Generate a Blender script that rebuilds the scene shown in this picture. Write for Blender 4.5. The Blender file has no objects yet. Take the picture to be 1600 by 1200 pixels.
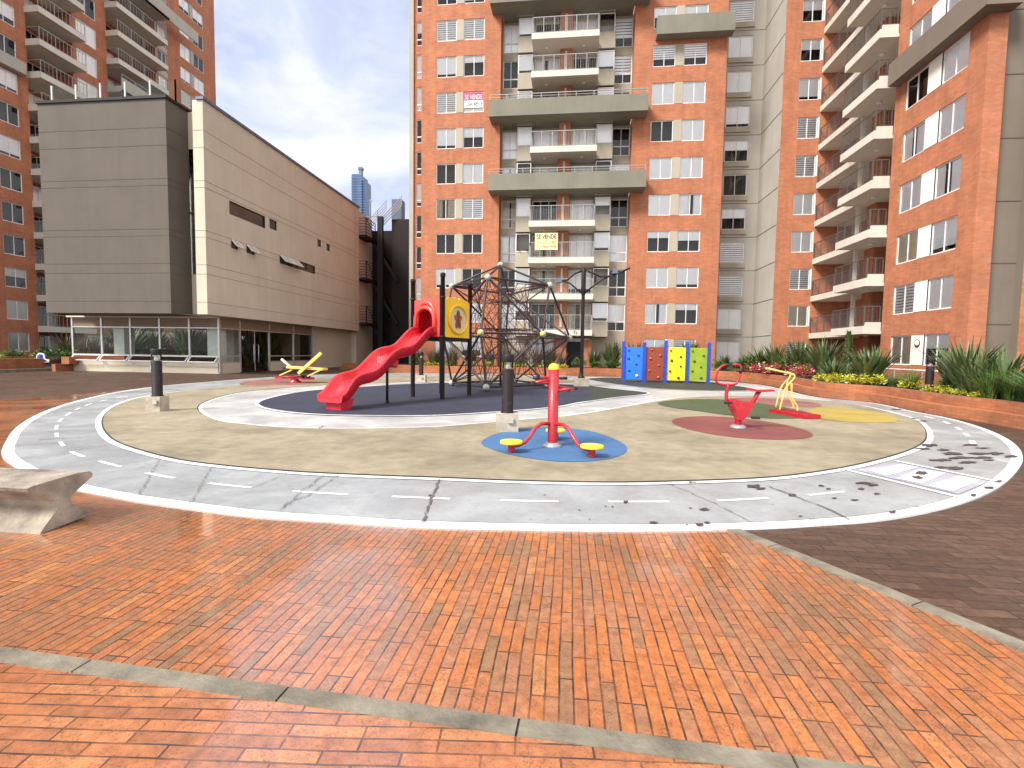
import bpy, math, random
from mathutils import Vector, Matrix
random.seed(7)
PI = math.pi
scn = bpy.context.scene
COL = scn.collection

# ------------------------------------------------------------------ camera model (measured from the photograph)
CW, CH, CF, EYE = 1600.0, 1200.0, 770.0, 1.45
CM = Matrix(((0.99332948, 0.11437919, 0.01462677), (0.02165086, -0.0604115, -0.99793872), (-0.11325979, 0.99159863, -0.06248493)))
def ray(x, y): return CM.transposed() @ Vector(((x - 800) / CF, (y - 600) / CF, 1))
def G(x, y, z=0.0):
    d = ray(x, y); t = (z - EYE) / d.z
    return Vector((d.x * t, d.y * t, z))
def PY(x, y, Y):
    d = ray(x, y); t = Y / d.y
    return Vector((d.x * t, Y, EYE + d.z * t))

cam_d = bpy.data.cameras.new('camera'); cam = bpy.data.objects.new('camera', cam_d); COL.objects.link(cam)
r_, d_, f_ = CM[0], CM[1], CM[2]
cam.matrix_world = Matrix(((r_[0], -d_[0], -f_[0], 0), (r_[1], -d_[1], -f_[1], 0), (r_[2], -d_[2], -f_[2], EYE), (0, 0, 0, 1)))
cam_d.sensor_width = 36; cam_d.lens = 36 * CF / CW; cam_d.clip_start = .05; cam_d.clip_end = 3000
scn.camera = cam

# ------------------------------------------------------------------ materials
class NT:
    def __init__(s, m): s.t = m.node_tree; s.n = s.t.nodes; s.l = s.t.links
    def add(s, typ, **kw):
        n = s.n.new(typ)
        for k, v in kw.items():
            if k.startswith('i_'):
                key = k[2:]; key = int(key) if key.isdigit() else key.replace('_', ' ')
                n.inputs[key].default_value = v
            else: setattr(n, k, v)
        return n
    def link(s, a, b): s.l.new(a, b)
def rgba(c): return (c[0], c[1], c[2], 1.0)
def newmat(name):
    m = bpy.data.materials.new(name); m.use_nodes = True
    nt = NT(m); return m, nt, nt.n['Principled BSDF']
def ramp(nt, fac, stops, interp='LINEAR'):
    r = nt.add('ShaderNodeValToRGB'); r.color_ramp.interpolation = interp
    e = r.color_ramp.elements
    while len(e) < len(stops): e.new(.5)
    for el, (p, c) in zip(e, stops): el.position = p; el.color = rgba(c) if len(c) == 3 else c
    nt.link(fac, r.inputs[0]); return r.outputs[0]
def mixc(nt, fac, a, b, mode='MIX'):
    n = nt.add('ShaderNodeMix', data_type='RGBA', blend_type=mode)
    for s, v in ((0, fac), (6, a), (7, b)):
        if isinstance(v, bpy.types.NodeSocket): nt.link(v, n.inputs[s])
        else: n.inputs[s].default_value = v if s == 0 else rgba(v)
    return n.outputs[2]
def coords(nt, kind='Object'):
    return nt.add('ShaderNodeTexCoord').outputs[kind]
def noise(nt, vec, scale, detail=4, rough=.6, dist=0.):
    n = nt.add('ShaderNodeTexNoise', i_Scale=scale, i_Detail=detail, i_Roughness=rough, i_Distortion=dist)
    if vec is not None: nt.link(vec, n.inputs['Vector'])
    return n.outputs['Fac']
def bump(nt, h, strength, dist, bsdf):
    b = nt.add('ShaderNodeBump', i_Strength=strength, i_Distance=dist)
    nt.link(h, b.inputs['Height']); nt.link(b.outputs[0], bsdf.inputs['Normal']); return b
def geo_pos(nt): return nt.add('ShaderNodeNewGeometry').outputs['Position']

def plain(name, col, rough=.5, var=.12, scale=6., metal=0., bmp=0., spec=.5, coat=0., grime=0.):
    m, nt, b = newmat(name)
    v = geo_pos(nt)
    f = noise(nt, v, scale)
    dark = tuple(c * (1 - var) for c in col); lite = tuple(min(1, c * (1 + var)) for c in col)
    c = ramp(nt, f, [(.3, dark), (.7, lite)])
    if grime:       # scuffs, faded patches and dirt of outdoor use
        g1 = noise(nt, v, 11, 6, .75, 1.); g2 = noise(nt, v, 38, 4, .7)
        fade = tuple(min(1, .55 * x + .22) for x in col)
        c = mixc(nt, ramp(nt, g1, [(.56, (0,) * 3), (.72, (grime,) * 3)]), c, fade)
        c = mixc(nt, ramp(nt, g2, [(.30, (grime * 1.1,) * 3), (.42, (0,) * 3)]), c, tuple(.25 * x + .02 for x in col))
        nt.link(ramp(nt, g1, [(.4, (rough,) * 3), (.7, (min(1, rough + .35),) * 3)]), b.inputs['Roughness'])
    nt.link(c, b.inputs['Base Color'])
    if not grime: b.inputs['Roughness'].default_value = rough
    b.inputs['Metallic'].default_value = metal
    b.inputs['Specular IOR Level'].default_value = spec
    b.inputs['Coat Weight'].default_value = coat; b.inputs['Coat Roughness'].default_value = .08
    if bmp: bump(nt, noise(nt, v, scale * 9, 5), bmp, .02, b)
    return m

def brick_ground(name, stops, bw, bh, along_y, mortar, wet, rough0, rough1, mcol, film=None):
    m, nt, b = newmat(name)
    pos = geo_pos(nt)
    vec = pos
    mp = nt.add('ShaderNodeMapping')
    nt.link(pos, mp.inputs['Vector'])
    if along_y is not None: mp.inputs['Rotation'].default_value = (0, 0, along_y)
    wob = nt.add('ShaderNodeTexNoise', i_Scale=1.3, i_Detail=2); nt.link(pos, wob.inputs['Vector'])
    add = nt.add('ShaderNodeVectorMath', operation='MULTIPLY_ADD')
    nt.link(wob.outputs['Color'], add.inputs[0]); add.inputs[1].default_value = (.02, .02, 0); nt.link(mp.outputs[0], add.inputs[2])
    br = nt.add('ShaderNodeTexBrick', offset=.43, offset_frequency=3, squash=1.0, squash_frequency=2)
    br.inputs['Color1'].default_value = (0, 0, 0, 1); br.inputs['Color2'].default_value = (1, 1, 1, 1); br.inputs['Mortar'].default_value = (.5, .5, .5, 1)
    br.inputs['Scale'].default_value = 1; br.inputs['Mortar Size'].default_value = mortar; br.inputs['Mortar Smooth'].default_value = .25
    br.inputs['Bias'].default_value = 0; br.inputs['Brick Width'].default_value = bw; br.inputs['Row Height'].default_value = bh
    nt.link(add.outputs[0], br.inputs['Vector'])
    c = ramp(nt, br.outputs['Color'], stops)
    speck = noise(nt, pos, 130, 3, .75); sa = noise(nt, pos, 7, 2)
    so_ = nt.add('ShaderNodeMath', operation='MULTIPLY_ADD'); nt.link(sa, so_.inputs[0]); so_.inputs[1].default_value = .22; nt.link(speck, so_.inputs[2])
    c = mixc(nt, ramp(nt, so_.outputs[0], [(.47, (.85,) * 3), (.57, (0,) * 3)]), c, tuple(x * .45 for x in stops[0][1]))
    blotch = noise(nt, pos, 16, 4, .65)
    c = mixc(nt, .8, c, ramp(nt, blotch, [(.3, (.58, .55, .54)), (.72, (1.36, 1.32, 1.28))]), 'MULTIPLY')
    big = noise(nt, pos, .8, 4)
    c = mixc(nt, ramp(nt, big, [(.42, (0,) * 3), (.75, (.5,) * 3)]), c, tuple(x * .55 for x in stops[1][1]))
    jm = nt.add('ShaderNodeMath', operation='MULTIPLY', use_clamp=True); nt.link(br.outputs['Fac'], jm.inputs[0]); nt.link(ramp(nt, noise(nt, pos, 4.5, 4, .7), [(.35, (.35,) * 3), (.6, (1,) * 3)]), jm.inputs[1])
    c = mixc(nt, jm.outputs[0], c, mcol)
    nt.link(c, b.inputs['Base Color'])
    w = noise(nt, pos, .55, 5, .6)
    rr = ramp(nt, w, [(.38, (rough0,) * 3), (.66, (rough1,) * 3)])
    rv = nt.add('ShaderNodeMath', operation='MULTIPLY_ADD'); nt.link(blotch, rv.inputs[0]); rv.inputs[1].default_value = .22; nt.link(rr, rv.inputs[2])
    nt.link(rv.outputs[0], b.inputs['Roughness'])
    b.inputs['Specular IOR Level'].default_value = wet
    if film:        # a film of rain water lying in shallow patches
        pz = nt.add('ShaderNodeMapping'); nt.link(pos, pz.inputs['Vector']); pz.inputs['Location'].default_value = film
        pw = noise(nt, pz.outputs[0], .62, 4, .55, .4)
        nt.link(ramp(nt, pw, [(.36, (.25,) * 3), (.52, (1,) * 3)]), b.inputs['Coat Weight']); b.inputs['Coat IOR'].default_value = 2.1
        nt.link(ramp(nt, pw, [(.40, (.26,) * 3), (.60, (.06,) * 3)]), b.inputs['Coat Roughness'])
        fl = noise(nt, pos, 3., 2); fb = nt.add('ShaderNodeBump', i_Strength=.03, i_Distance=.02); nt.link(fl, fb.inputs['Height']); nt.link(fb.outputs[0], b.inputs['Coat Normal'])
    h = nt.add('ShaderNodeMath', operation='MULTIPLY_ADD'); nt.link(br.outputs['Fac'], h.inputs[0]); h.inputs[1].default_value = -1.; nt.link(blotch, h.inputs[2])
    bump(nt, h.outputs[0], .6, .010, b)
    return m

def brick_wall(name, c1, c2, mcol, bw=.26, bh=.075):
    m, nt, b = newmat(name)
    pos = geo_pos(nt); sp = nt.add('ShaderNodeSeparateXYZ'); nt.link(pos, sp.inputs[0])
    a = nt.add('ShaderNodeMath', operation='ADD'); nt.link(sp.outputs[0], a.inputs[0]); nt.link(sp.outputs[1], a.inputs[1])
    cb = nt.add('ShaderNodeCombineXYZ'); nt.link(a.outputs[0], cb.inputs[0]); nt.link(sp.outputs[2], cb.inputs[1])
    br = nt.add('ShaderNodeTexBrick', offset=.5)
    br.inputs['Color1'].default_value = rgba(c1); br.inputs['Color2'].default_value = rgba(c2); br.inputs['Mortar'].default_value = rgba(mcol)
    br.inputs['Scale'].default_value = 1; br.inputs['Mortar Size'].default_value = .008; br.inputs['Brick Width'].default_value = bw; br.inputs['Row Height'].default_value = bh
    nt.link(cb.outputs[0], br.inputs['Vector'])
    n1 = noise(nt, pos, .9, 6, .65)
    st = nt.add('ShaderNodeMapping'); nt.link(cb.outputs[0], st.inputs['Vector']); st.inputs['Scale'].default_value = (1.2, 5., 1)
    n2 = noise(nt, st.outputs[0], 1.5, 5, .7)
    c = mixc(nt, .6, br.outputs['Color'], ramp(nt, n1, [(.3, (.72, .7, .68)), (.7, (1.25, 1.2, 1.15))]), 'MULTIPLY')
    c = mixc(nt, .55, c, ramp(nt, n2, [(.3, (.72, .7, .7)), (.72, (1.2, 1.2, 1.2))]), 'MULTIPLY')
    vs_ = nt.add('ShaderNodeMapping'); nt.link(cb.outputs[0], vs_.inputs['Vector']); vs_.inputs['Scale'].default_value = (2.2, .14, 1)
    n3 = noise(nt, vs_.outputs[0], 1.4, 6, .7)
    c = mixc(nt, .6, c, ramp(nt, n3, [(.3, (.70, .70, .72)), (.52, (1, 1, 1)), (.75, (1.16, 1.14, 1.12))]), 'MULTIPLY')
    nt.link(c, b.inputs['Base Color']); b.inputs['Roughness'].default_value = .85
    bump(nt, br.outputs['Fac'], .25, -.01, b)
    return m

def render_wall(name, col, stain=.25):      # painted render / concrete with rain streaks
    m, nt, b = newmat(name)
    pos = geo_pos(nt); mp = nt.add('ShaderNodeMapping'); nt.link(pos, mp.inputs['Vector']); mp.inputs['Scale'].default_value = (1.6, 1.6, .12)
    s = noise(nt, mp.outputs[0], 1.3, 5, .65); n = noise(nt, pos, .5, 5, .6); g = noise(nt, pos, 30, 3)
    c = mixc(nt, stain, col, ramp(nt, s, [(.25, tuple(x * .55 for x in col)), (.7, tuple(min(1, x * 1.12) for x in col))]))
    c = mixc(nt, stain, c, ramp(nt, n, [(.3, tuple(x * .7 for x in col)), (.7, tuple(min(1, x * 1.15) for x in col))]))
    nt.link(c, b.inputs['Base Color']); b.inputs['Roughness'].default_value = .85
    bump(nt, g, .15, .01, b)
    return m

def leafmat(name, c1, c2, rough=.45, dead=.07):
    m, nt, b = newmat(name)
    oi = nt.add('ShaderNodeNewGeometry')
    n = noise(nt, oi.outputs['Position'], 9, 2)
    ri = oi.outputs['Random Per Island']
    c = mixc(nt, ri, c1, c2)
    if dead: c = mixc(nt, ramp(nt, ri, [(.0, (.85,) * 3), (dead, (0,) * 3)], 'CONSTANT'), c, (.20, .13, .05))
    c = mixc(nt, .5, c, ramp(nt, n, [(.3, (.55, .6, .5)), (.7, (1.3, 1.25, 1.2))]), 'MULTIPLY')
    nt.link(c, b.inputs['Base Color']); b.inputs['Roughness'].default_value = rough
    b.inputs['Transmission Weight'].default_value = 0
    return m

def glassmat(name, tint=(.9, .95, .95), ior=1.5, boost=1.0):
    m, nt, b = newmat(name)
    nt.n.remove(b); out = nt.n['Material Output']
    tr = nt.add('ShaderNodeBsdfTransparent'); tr.inputs[0].default_value = rgba(tint)
    gl = nt.add('ShaderNodeBsdfGlossy', i_Roughness=.02); gl.inputs[0].default_value = (1, 1, 1, 1)
    fr = nt.add('ShaderNodeFresnel', i_IOR=ior)
    mu = nt.add('ShaderNodeMath', operation='MULTIPLY', use_clamp=True); nt.link(fr.outputs[0], mu.inputs[0]); mu.inputs[1].default_value = boost
    mx = nt.add('ShaderNodeMixShader'); nt.link(mu.outputs[0], mx.inputs[0]); nt.link(tr.outputs[0], mx.inputs[1]); nt.link(gl.outputs[0], mx.inputs[2])
    nt.link(mx.outputs[0], out.inputs[0])
    return m

M = {}
M['paver_dark'] = brick_ground('dark_brown_pavers', [(0, (.062, .034, .022)), (.5, (.085, .048, .031)), (1, (.108, .063, .043))], .30, .10, None, .006, .4, .36, .6, (.026, .015, .010))
M['brick_orange'] = brick_ground('orange_brick_paving', [(0, (.22, .125, .06)), (.08, (.29, .14, .066)), (.25, (.35, .145, .066)), (.48, (.385, .135, .05)), (.66, (.425, .135, .036)), (.84, (.45, .145, .036)), (.95, (.47, .165, .045)), (1, (.49, .20, .07))], .285, .0605, PI / 2, .0046, .6, .14, .40, (.022, .008, .005), (1.4, .2, 0))
M['brick_edge'] = brick_ground('orange_brick_paving_edge', [(0, (.31, .115, .045)), (.3, (.38, .135, .048)), (.7, (.43, .155, .055)), (1, (.48, .20, .075))], .285, .0605, -.09, .0046, .6, .14, .42, (.05, .02, .011), (1.4, .2, 0))
M['brick'] = brick_wall('facade_brick', (.385, .134, .062), (.46, .172, .085), (.36, .17, .105))
M['brick_planter'] = brick_wall('planter_brick', (.33, .115, .048), (.42, .155, .066), (.27, .12, .07))
M['beige'] = render_wall('beige_render', (.56, .49, .39), .25)
M['panel_beige'] = render_wall('pale_concrete_panel', (.40, .355, .28), .3)
M['white_panel'] = render_wall('white_painted_panel', (.80, .76, .70), .15)
M['white_conc'] = render_wall('white_concrete', (.60, .56, .485), .3)
M['conc_brown'] = render_wall('brown_grey_concrete', (.165, .135, .105), .3)
M['conc_grey'] = render_wall('grey_concrete_wall', (.415, .385, .335), .35)
M['band_grey'] = render_wall('olive_grey_band', (.20, .19, .15), .5)
M['brown_band'] = render_wall('brown_grey_band', (.17, .135, .105), .3)
M['dark_render'] = render_wall('dark_grey_render', (.112, .093, .078), .35)
M['hall_joint'] = plain('hall_joint', (.34, .285, .215), .9)
M['groove'] = plain('joint_groove', (.10, .085, .07), .9)
M['frame'] = plain('white_window_frame', (.74, .73, .72), .4)
M['alu'] = plain('aluminium', (.55, .55, .54), .35, metal=.6)
M['rail'] = plain('grey_railing', (.30, .30, .295), .45, metal=.2)
M['rail_dark'] = plain('dark_railing', (.085, .08, .08), .45)
M['glass'] = glassmat('window_glass', (.99, .995, .995), 1.5, 1.0)
M['slit_glass'] = plain('dark_slit_glass', (.045, .058, .052), .12, .3, .4, spec=.7)
M['glass_clear'] = glassmat('clear_glass', (.84, .90, .85), 1.38, .7)
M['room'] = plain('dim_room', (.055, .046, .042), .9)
M['blind'] = plain('white_blind', (.96, .96, .97), .7, .02, 2.)
M['beige_blind'] = plain('beige_blind', (.74, .68, .55), .8, .08, 3.)
M['curtain'] = plain('beige_curtain', (.60, .52, .40), .8, .25, 5.)
M['concrete'] = plain('cast_concrete', (.42, .37, .29), .85, .25, 5., bmp=.4, grime=.4)
M['strip'] = plain('concrete_strip', (.175, .155, .118), .5, .45, 4., bmp=.4)
M['bench'] = plain('bench_concrete', (.26, .222, .178), .8, .5, 4., bmp=.5, grime=.45)
M['red'] = plain('red_plastic', (.56, .008, .02), .28, .08, 2., coat=.5, grime=.3)
M['red_lite'] = plain('coral_plastic', (.80, .06, .045), .35, .06, 2., coat=.3, grime=.3)
M['red_paint'] = plain('red_paint', (.40, .008, .018), .35, .12, 5., coat=.3, grime=.45)
M['yellow'] = plain('yellow_plastic', (.86, .52, .02), .4, .06, 3., coat=.2, grime=.35)
M['yellow_pale'] = plain('worn_yellow_paint', (.80, .52, .14), .45, .15, 8., grime=.5)
M['yellow_disc'] = plain('yellow_disc', (.82, .58, .04), .5, .1, 8., grime=.5)
M['cream'] = plain('cream_disc', (.62, .50, .32), .5)
M['purple_post'] = plain('dark_post_paint', (.011, .006, .008), .5, .15, 3., spec=.3, grime=.12)
M['black'] = plain('black_paint', (.012, .010, .010), .5, .1, 5., spec=.3)
M['blackplastic'] = plain('black_grip', (.012, .012, .012), .6)
M['ball'] = plain('pale_ball', (.44, .42, .38), .45, .3, 8., grime=.5)
M['rod'] = plain('grey_tube', (.030, .022, .025), .5, .15, 5.)
M['rope'] = plain('dark_red_rope', (.055, .013, .016), .8)
M['blue_panel'] = plain('blue_panel', (.015, .16, .68), .45, .1, 3., grime=.4)
M['brown_panel'] = plain('brown_panel', (.24, .042, .018), .5, .1, 3., grime=.4)
M['yellow_panel'] = plain('yellow_panel', (.88, .62, .01), .45, .05, 3., grime=.4)
M['green_panel'] = plain('green_panel', (.24, .33, .015), .5, .1, 3., grime=.4)
M['blue_post'] = plain('blue_post', (.012, .05, .42), .4, .08, 3., grime=.4)
M['hold'] = plain('climbing_hold', (.06, .04, .05), .6)
M['white'] = plain('white_paint', (.8, .8, .8), .45)
M['grey_flange'] = plain('grey_flange', (.32, .32, .36), .45, metal=.4)
M['blue_seat'] = plain('blue_seat', (.03, .12, .50), .4)
M['sign_red'] = plain('sign_pink_red', (.62, .045, .14), .6)
M['sign_white'] = plain('sign_white', (.80, .78, .80), .6)
M['sign_yellow'] = plain('sign_pale_yellow', (.85, .74, .42), .7)
M['ink'] = plain('sign_ink', (.03, .028, .03), .7)
M['ink_orange'] = plain('sign_orange_ink', (.62, .33, .04), .7)
M['soil'] = plain('planter_soil', (.035, .024, .016), .95, .4, 12., bmp=.6)
M['leaf_flax'] = leafmat('flax_leaf', (.035, .065, .022), (.12, .165, .06))
M['leaf_bronze'] = leafmat('bronze_flax_leaf', (.06, .04, .03), (.12, .10, .06))
M['leaf_green'] = leafmat('green_leaf', (.03, .075, .015), (.10, .19, .03))
M['leaf_lime'] = leafmat('lime_leaf', (.22, .25, .012), (.62, .55, .04))
M['leaf_red'] = leafmat('red_leaf', (.14, .008, .012), (.60, .10, .08), dead=0)
M['leaf_cyp'] = leafmat('cypress_leaf', (.03, .055, .012), (.07, .11, .025))
M['flower'] = plain('pale_flower', (.75, .70, .58), .6)
M['skyglass'] = plain('blue_tower_glass', (.045, .10, .22), .15, .25, .12, spec=.8)
M['lens'] = glassmat('lamp_lens', (.92, .93, .9), 1.45, 1.2)
M['steel_black'] = plain('black_steel', (.012, .011, .013), .6, spec=.3)
M['clad'] = plain('dark_brown_cladding', (.012, .006, .006), .6, .25, 2., spec=.3)
M['blue_clad'] = plain('blue_grey_cladding', (.10, .13, .20), .5, .15, 2.)
M['interior_wall'] = plain('interior_beige', (.24, .18, .11), .8)
M['wood'] = plain('header_brown', (.22, .155, .105), .6, .1, 2.)

def rubber(name, c, var=.18, rough=.85):
    m, nt, b = newmat(name)
    pos = geo_pos(nt)
    g = noise(nt, pos, 140, 3, .8); n = noise(nt, pos, .7, 5, .65); n2 = noise(nt, pos, 5., 4, .6)
    col = ramp(nt, g, [(.25, tuple(x * .5 for x in c)), (.5, c), (.72, tuple(min(1, x * 1.55) for x in c))])
    col = mixc(nt, .9, col, ramp(nt, n, [(.28, (1 - var * 1.6,) * 3), (.5, (1, 1, 1)), (.75, (1 + var,) * 3)]), 'MULTIPLY')
    col = mixc(nt, .6, col, ramp(nt, n2, [(.3, (1 - var,) * 3), (.7, (1 + var,) * 3)]), 'MULTIPLY')
    n4 = noise(nt, pos, .33, 6, .7, .8); n5 = noise(nt, pos, 22, 4, .75)
    col = mixc(nt, ramp(nt, n4, [(.50, (0,) * 3), (.66, (.42,) * 3)]), col, tuple(.45 * x + .012 for x in c))
    col = mixc(nt, ramp(nt, n5, [(.27, (.5,) * 3), (.36, (0,) * 3)]), col, tuple(.4 * x for x in c))
    nt.link(col, b.inputs['Base Color'])
    nt.link(ramp(nt, n, [(.3, (rough - .25,) * 3), (.7, (rough,) * 3)]), b.inputs['Roughness'])
    bump(nt, g, .5, .006, b)
    return m
M['tan'] = rubber('tan_rubber', (.25, .213, .146), .26)
M['r_navy'] = rubber('navy_rubber', (.022, .026, .050))
M['r_green'] = rubber('dark_green_rubber', (.028, .036, .026))
M['r_olive'] = rubber('olive_green_rubber', (.055, .075, .03))
M['r_red'] = rubber('brick_red_rubber', (.19, .05, .045))
M['r_red_pale'] = rubber('faded_red_rubber', (.24, .095, .085))
M['r_olive_pale'] = rubber('faded_green_rubber', (.17, .16, .085))
M['r_blue'] = rubber('blue_rubber', (.045, .125, .27), .12)
M['r_yellow'] = rubber('yellow_rubber', (.34, .25, .055), .15)
M['r_edge'] = rubber('dark_rubber_edge', (.035, .032, .025))

def trackmat(name, base, tint, rough0, worn=None):
    m, nt, b = newmat(name)
    pos = geo_pos(nt)
    n = noise(nt, pos, .9, 6, .65, .5); n2 = noise(nt, pos, 7, 5, .7, 1.); n3 = noise(nt, pos, 60, 3, .7)
    c = ramp(nt, n, [(.25, tuple(x * .82 for x in base)), (.5, base), (.75, tuple(min(1, x * 1.13) for x in tint))])
    c = mixc(nt, .7, c, ramp(nt, n2, [(.28, (.82, .82, .83)), (.6, (1.04, 1.04, 1.04))]), 'MULTIPLY')
    c = mixc(nt, .4, c, ramp(nt, n3, [(.3, (.8,) * 3), (.6, (1.05,) * 3)]), 'MULTIPLY')
    if worn:
        w1 = noise(nt, pos, 9, 6, .78); w2 = noise(nt, pos, 1.1, 3)
        ws = nt.add('ShaderNodeMath', operation='MULTIPLY_ADD'); nt.link(w2, ws.inputs[0]); ws.inputs[1].default_value = .5; nt.link(w1, ws.inputs[2])
        c = mixc(nt, ramp(nt, ws.outputs[0], [(.86, (0,) * 3), (.93, (.9,) * 3)]), c, worn)
    nt.link(c, b.inputs['Base Color'])
    nt.link(ramp(nt, n, [(.35, (rough0,) * 3), (.7, (.6,) * 3)]), b.inputs['Roughness'])
    bump(nt, n3, .12, .004, b)
    return m
M['track'] = trackmat('grey_track_paint', (.285, .30, .312), (.33, .34, .35), .26, (.20, .20, .205))
M['track_in'] = trackmat('pale_path_paint', (.40, .40, .40), (.50, .49, .485), .33, (.28, .275, .27))
M['lavender'] = trackmat('lavender_paint', (.36, .34, .42), (.42, .40, .46), .35)
M['white_line'] = trackmat('white_road_paint', (.72, .72, .72), (.76, .76, .76), .4, (.27, .28, .29))
M['crack'] = plain('crack_dirt', (.10, .095, .09), .7, .4, 20.)
M['wear'] = plain('bare_asphalt', (.055, .042, .042), .6, .4, 20.)

# ------------------------------------------------------------------ mesh building
ORG = {}
class MB:
    def __init__(s): s.v = []; s.f = []; s.m = []; s.smooth = set(); s.mi = 0; s.sm = False
    def face(s, pts):
        i = len(s.v); s.v += [tuple(p) for p in pts]; s._f(tuple(range(i, i + len(pts))))
    def _f(s, f):
        if s.sm: s.smooth.add(len(s.f))
        s.f.append(f); s.m.append(s.mi)
    def box(s, x0, x1, y0, y1, z0, z1):
        i = len(s.v)
        s.v += [(x, y, z) for z in (z0, z1) for x, y in ((x0, y0), (x1, y0), (x1, y1), (x0, y1))]
        for f in ((3, 2, 1, 0), (4, 5, 6, 7), (0, 1, 5, 4), (1, 2, 6, 5), (2, 3, 7, 6), (3, 0, 4, 7)): s._f(tuple(i + k for k in f))
    def bar(s, a, b, w, h, up=(0, 0, 1)):
        a, b = Vector(a), Vector(b); d = (b - a).normalized(); u = Vector(up)
        if abs(d.dot(u)) > .98: u = Vector((0, 1, 0))
        x = d.cross(u).normalized(); y = x.cross(d).normalized(); i = len(s.v)
        for p in (a, b):
            for sx, sy in ((-1, -1), (1, -1), (1, 1), (-1, 1)): s.v.append(tuple(p + x * sx * w / 2 + y * sy * h / 2))
        for f in ((3, 2, 1, 0), (4, 5, 6, 7), (0, 1, 5, 4), (1, 2, 6, 5), (2, 3, 7, 6), (3, 0, 4, 7)): s._f(tuple(i + k for k in f))
    def tube(s, pts, r, seg=8, closed=False, cap=True):
        pts = [Vector(p) for p in pts]; n = len(pts); rs = r if isinstance(r, (list, tuple)) else [r] * n
        old = s.sm; s.sm = True
        T = []
        for i in range(n):
            a = pts[(i - 1) % n] if (closed or i > 0) else pts[0]; b = pts[(i + 1) % n] if (closed or i < n - 1) else pts[-1]
            T.append((b - a).normalized())
        u = Vector((0, 0, 1)) if abs(T[0].z) < .9 else Vector((1, 0, 0))
        x = T[0].cross(u).normalized(); base = len(s.v)
        for i in range(n):
            x = (x - T[i] * x.dot(T[i])).normalized(); y = T[i].cross(x)
            for k in range(seg):
                a = 2 * PI * k / seg
                s.v.append(tuple(pts[i] + (x * math.cos(a) + y * math.sin(a)) * rs[i]))
        for i in range(n if closed else n - 1):
            j = (i + 1) % n
            for k in range(seg):
                l = (k + 1) % seg
                s._f((base + i * seg + k, base + i * seg + l, base + j * seg + l, base + j * seg + k))
        s.sm = False
        if cap and not closed:
            s._f(tuple(base + k for k in reversed(range(seg)))); s._f(tuple(base + (n - 1) * seg + k for k in range(seg)))
        s.sm = old
    def lathe(s, prof, c, seg=20, axis=(0, 0, 1)):
        c = Vector(c); ax = Vector(axis).normalized()
        u = Vector((1, 0, 0)) if abs(ax.x) < .9 else Vector((0, 1, 0))
        x = (u - ax * u.dot(ax)).normalized(); y = ax.cross(x)
        old = s.sm; s.sm = True; base = len(s.v)
        for r, h in prof:
            for k in range(seg):
                a = 2 * PI * k / seg; s.v.append(tuple(c + ax * h + (x * math.cos(a) + y * math.sin(a)) * max(r, 1e-4)))
        for i in range(len(prof) - 1):
            for k in range(seg):
                l = (k + 1) % seg; s._f((base + i * seg + k, base + i * seg + l, base + (i + 1) * seg + l, base + (i + 1) * seg + k))
        s.sm = old
    def sphere(s, c, r, seg=14, rings=8):
        s.lathe([(r * math.sin(PI * i / rings), -r * math.cos(PI * i / rings)) for i in range(rings + 1)], c, seg)
    def prism(s, poly, z0, z1):     # poly of (x, y), counter-clockwise
        n = len(poly)
        s.face([(x, y, z1) for x, y in poly]); s.face([(x, y, z0) for x, y in reversed(poly)])
        for i in range(n):
            a, b = poly[i], poly[(i + 1) % n]; s.face([(a[0], a[1], z0), (b[0], b[1], z0), (b[0], b[1], z1), (a[0], a[1], z1)])
    def extrude(s, pts, vec):       # planar loop pushed along vec
        vec = Vector(vec); p = [Vector(q) for q in pts]; n = len(p)
        s.face(p); s.face([q + vec for q in reversed(p)])
        for i in range(n):
            a, b = p[i], p[(i + 1) % n]; s.face([b, a, a + vec, b + vec])
    def wall(s, axis, c, u0, u1, z0, z1, holes, flip=False):
        us = sorted({u0, u1} | {h[0] for h in holes} | {h[1] for h in holes}); zs = sorted({z0, z1} | {h[2] for h in holes} | {h[3] for h in holes})
        us = [u for u in us if u0 <= u <= u1]; zs = [z for z in zs if z0 <= z <= z1]
        for a, b in zip(us, us[1:]):
            run = None
            for k, (p, q) in enumerate(zip(zs, zs[1:])):
                mu, mz = (a + b) / 2, (p + q) / 2
                solid = not any(h[0] < mu < h[1] and h[2] < mz < h[3] for h in holes)
                if solid and run is None: run = p
                if run is not None and (not solid or k == len(zs) - 2):
                    top = q if solid else p
                    quad = [(a, run), (b, run), (b, top), (a, top)]
                    pts = [(u, c, z) if axis == 'y' else (c, u, z) for u, z in quad]
                    s.face(pts[::-1] if flip else pts); run = None
        dd = .06 if (axis == 'y' or flip) else -.06
        for a, b, p, q in holes:
            if b - a > 3 or q - p > 5: continue
            for (ua, za), (ub, zb_) in (((a, p), (b, p)), ((b, p), (b, q)), ((b, q), (a, q)), ((a, q), (a, p))):
                s.face([(ua, c, za), (ub, c, zb_), (ub, c + dd, zb_), (ua, c + dd, za)] if axis == 'y' else [(c, ua, za), (c, ub, zb_), (c + dd, ub, zb_), (c + dd, ua, za)])
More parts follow.
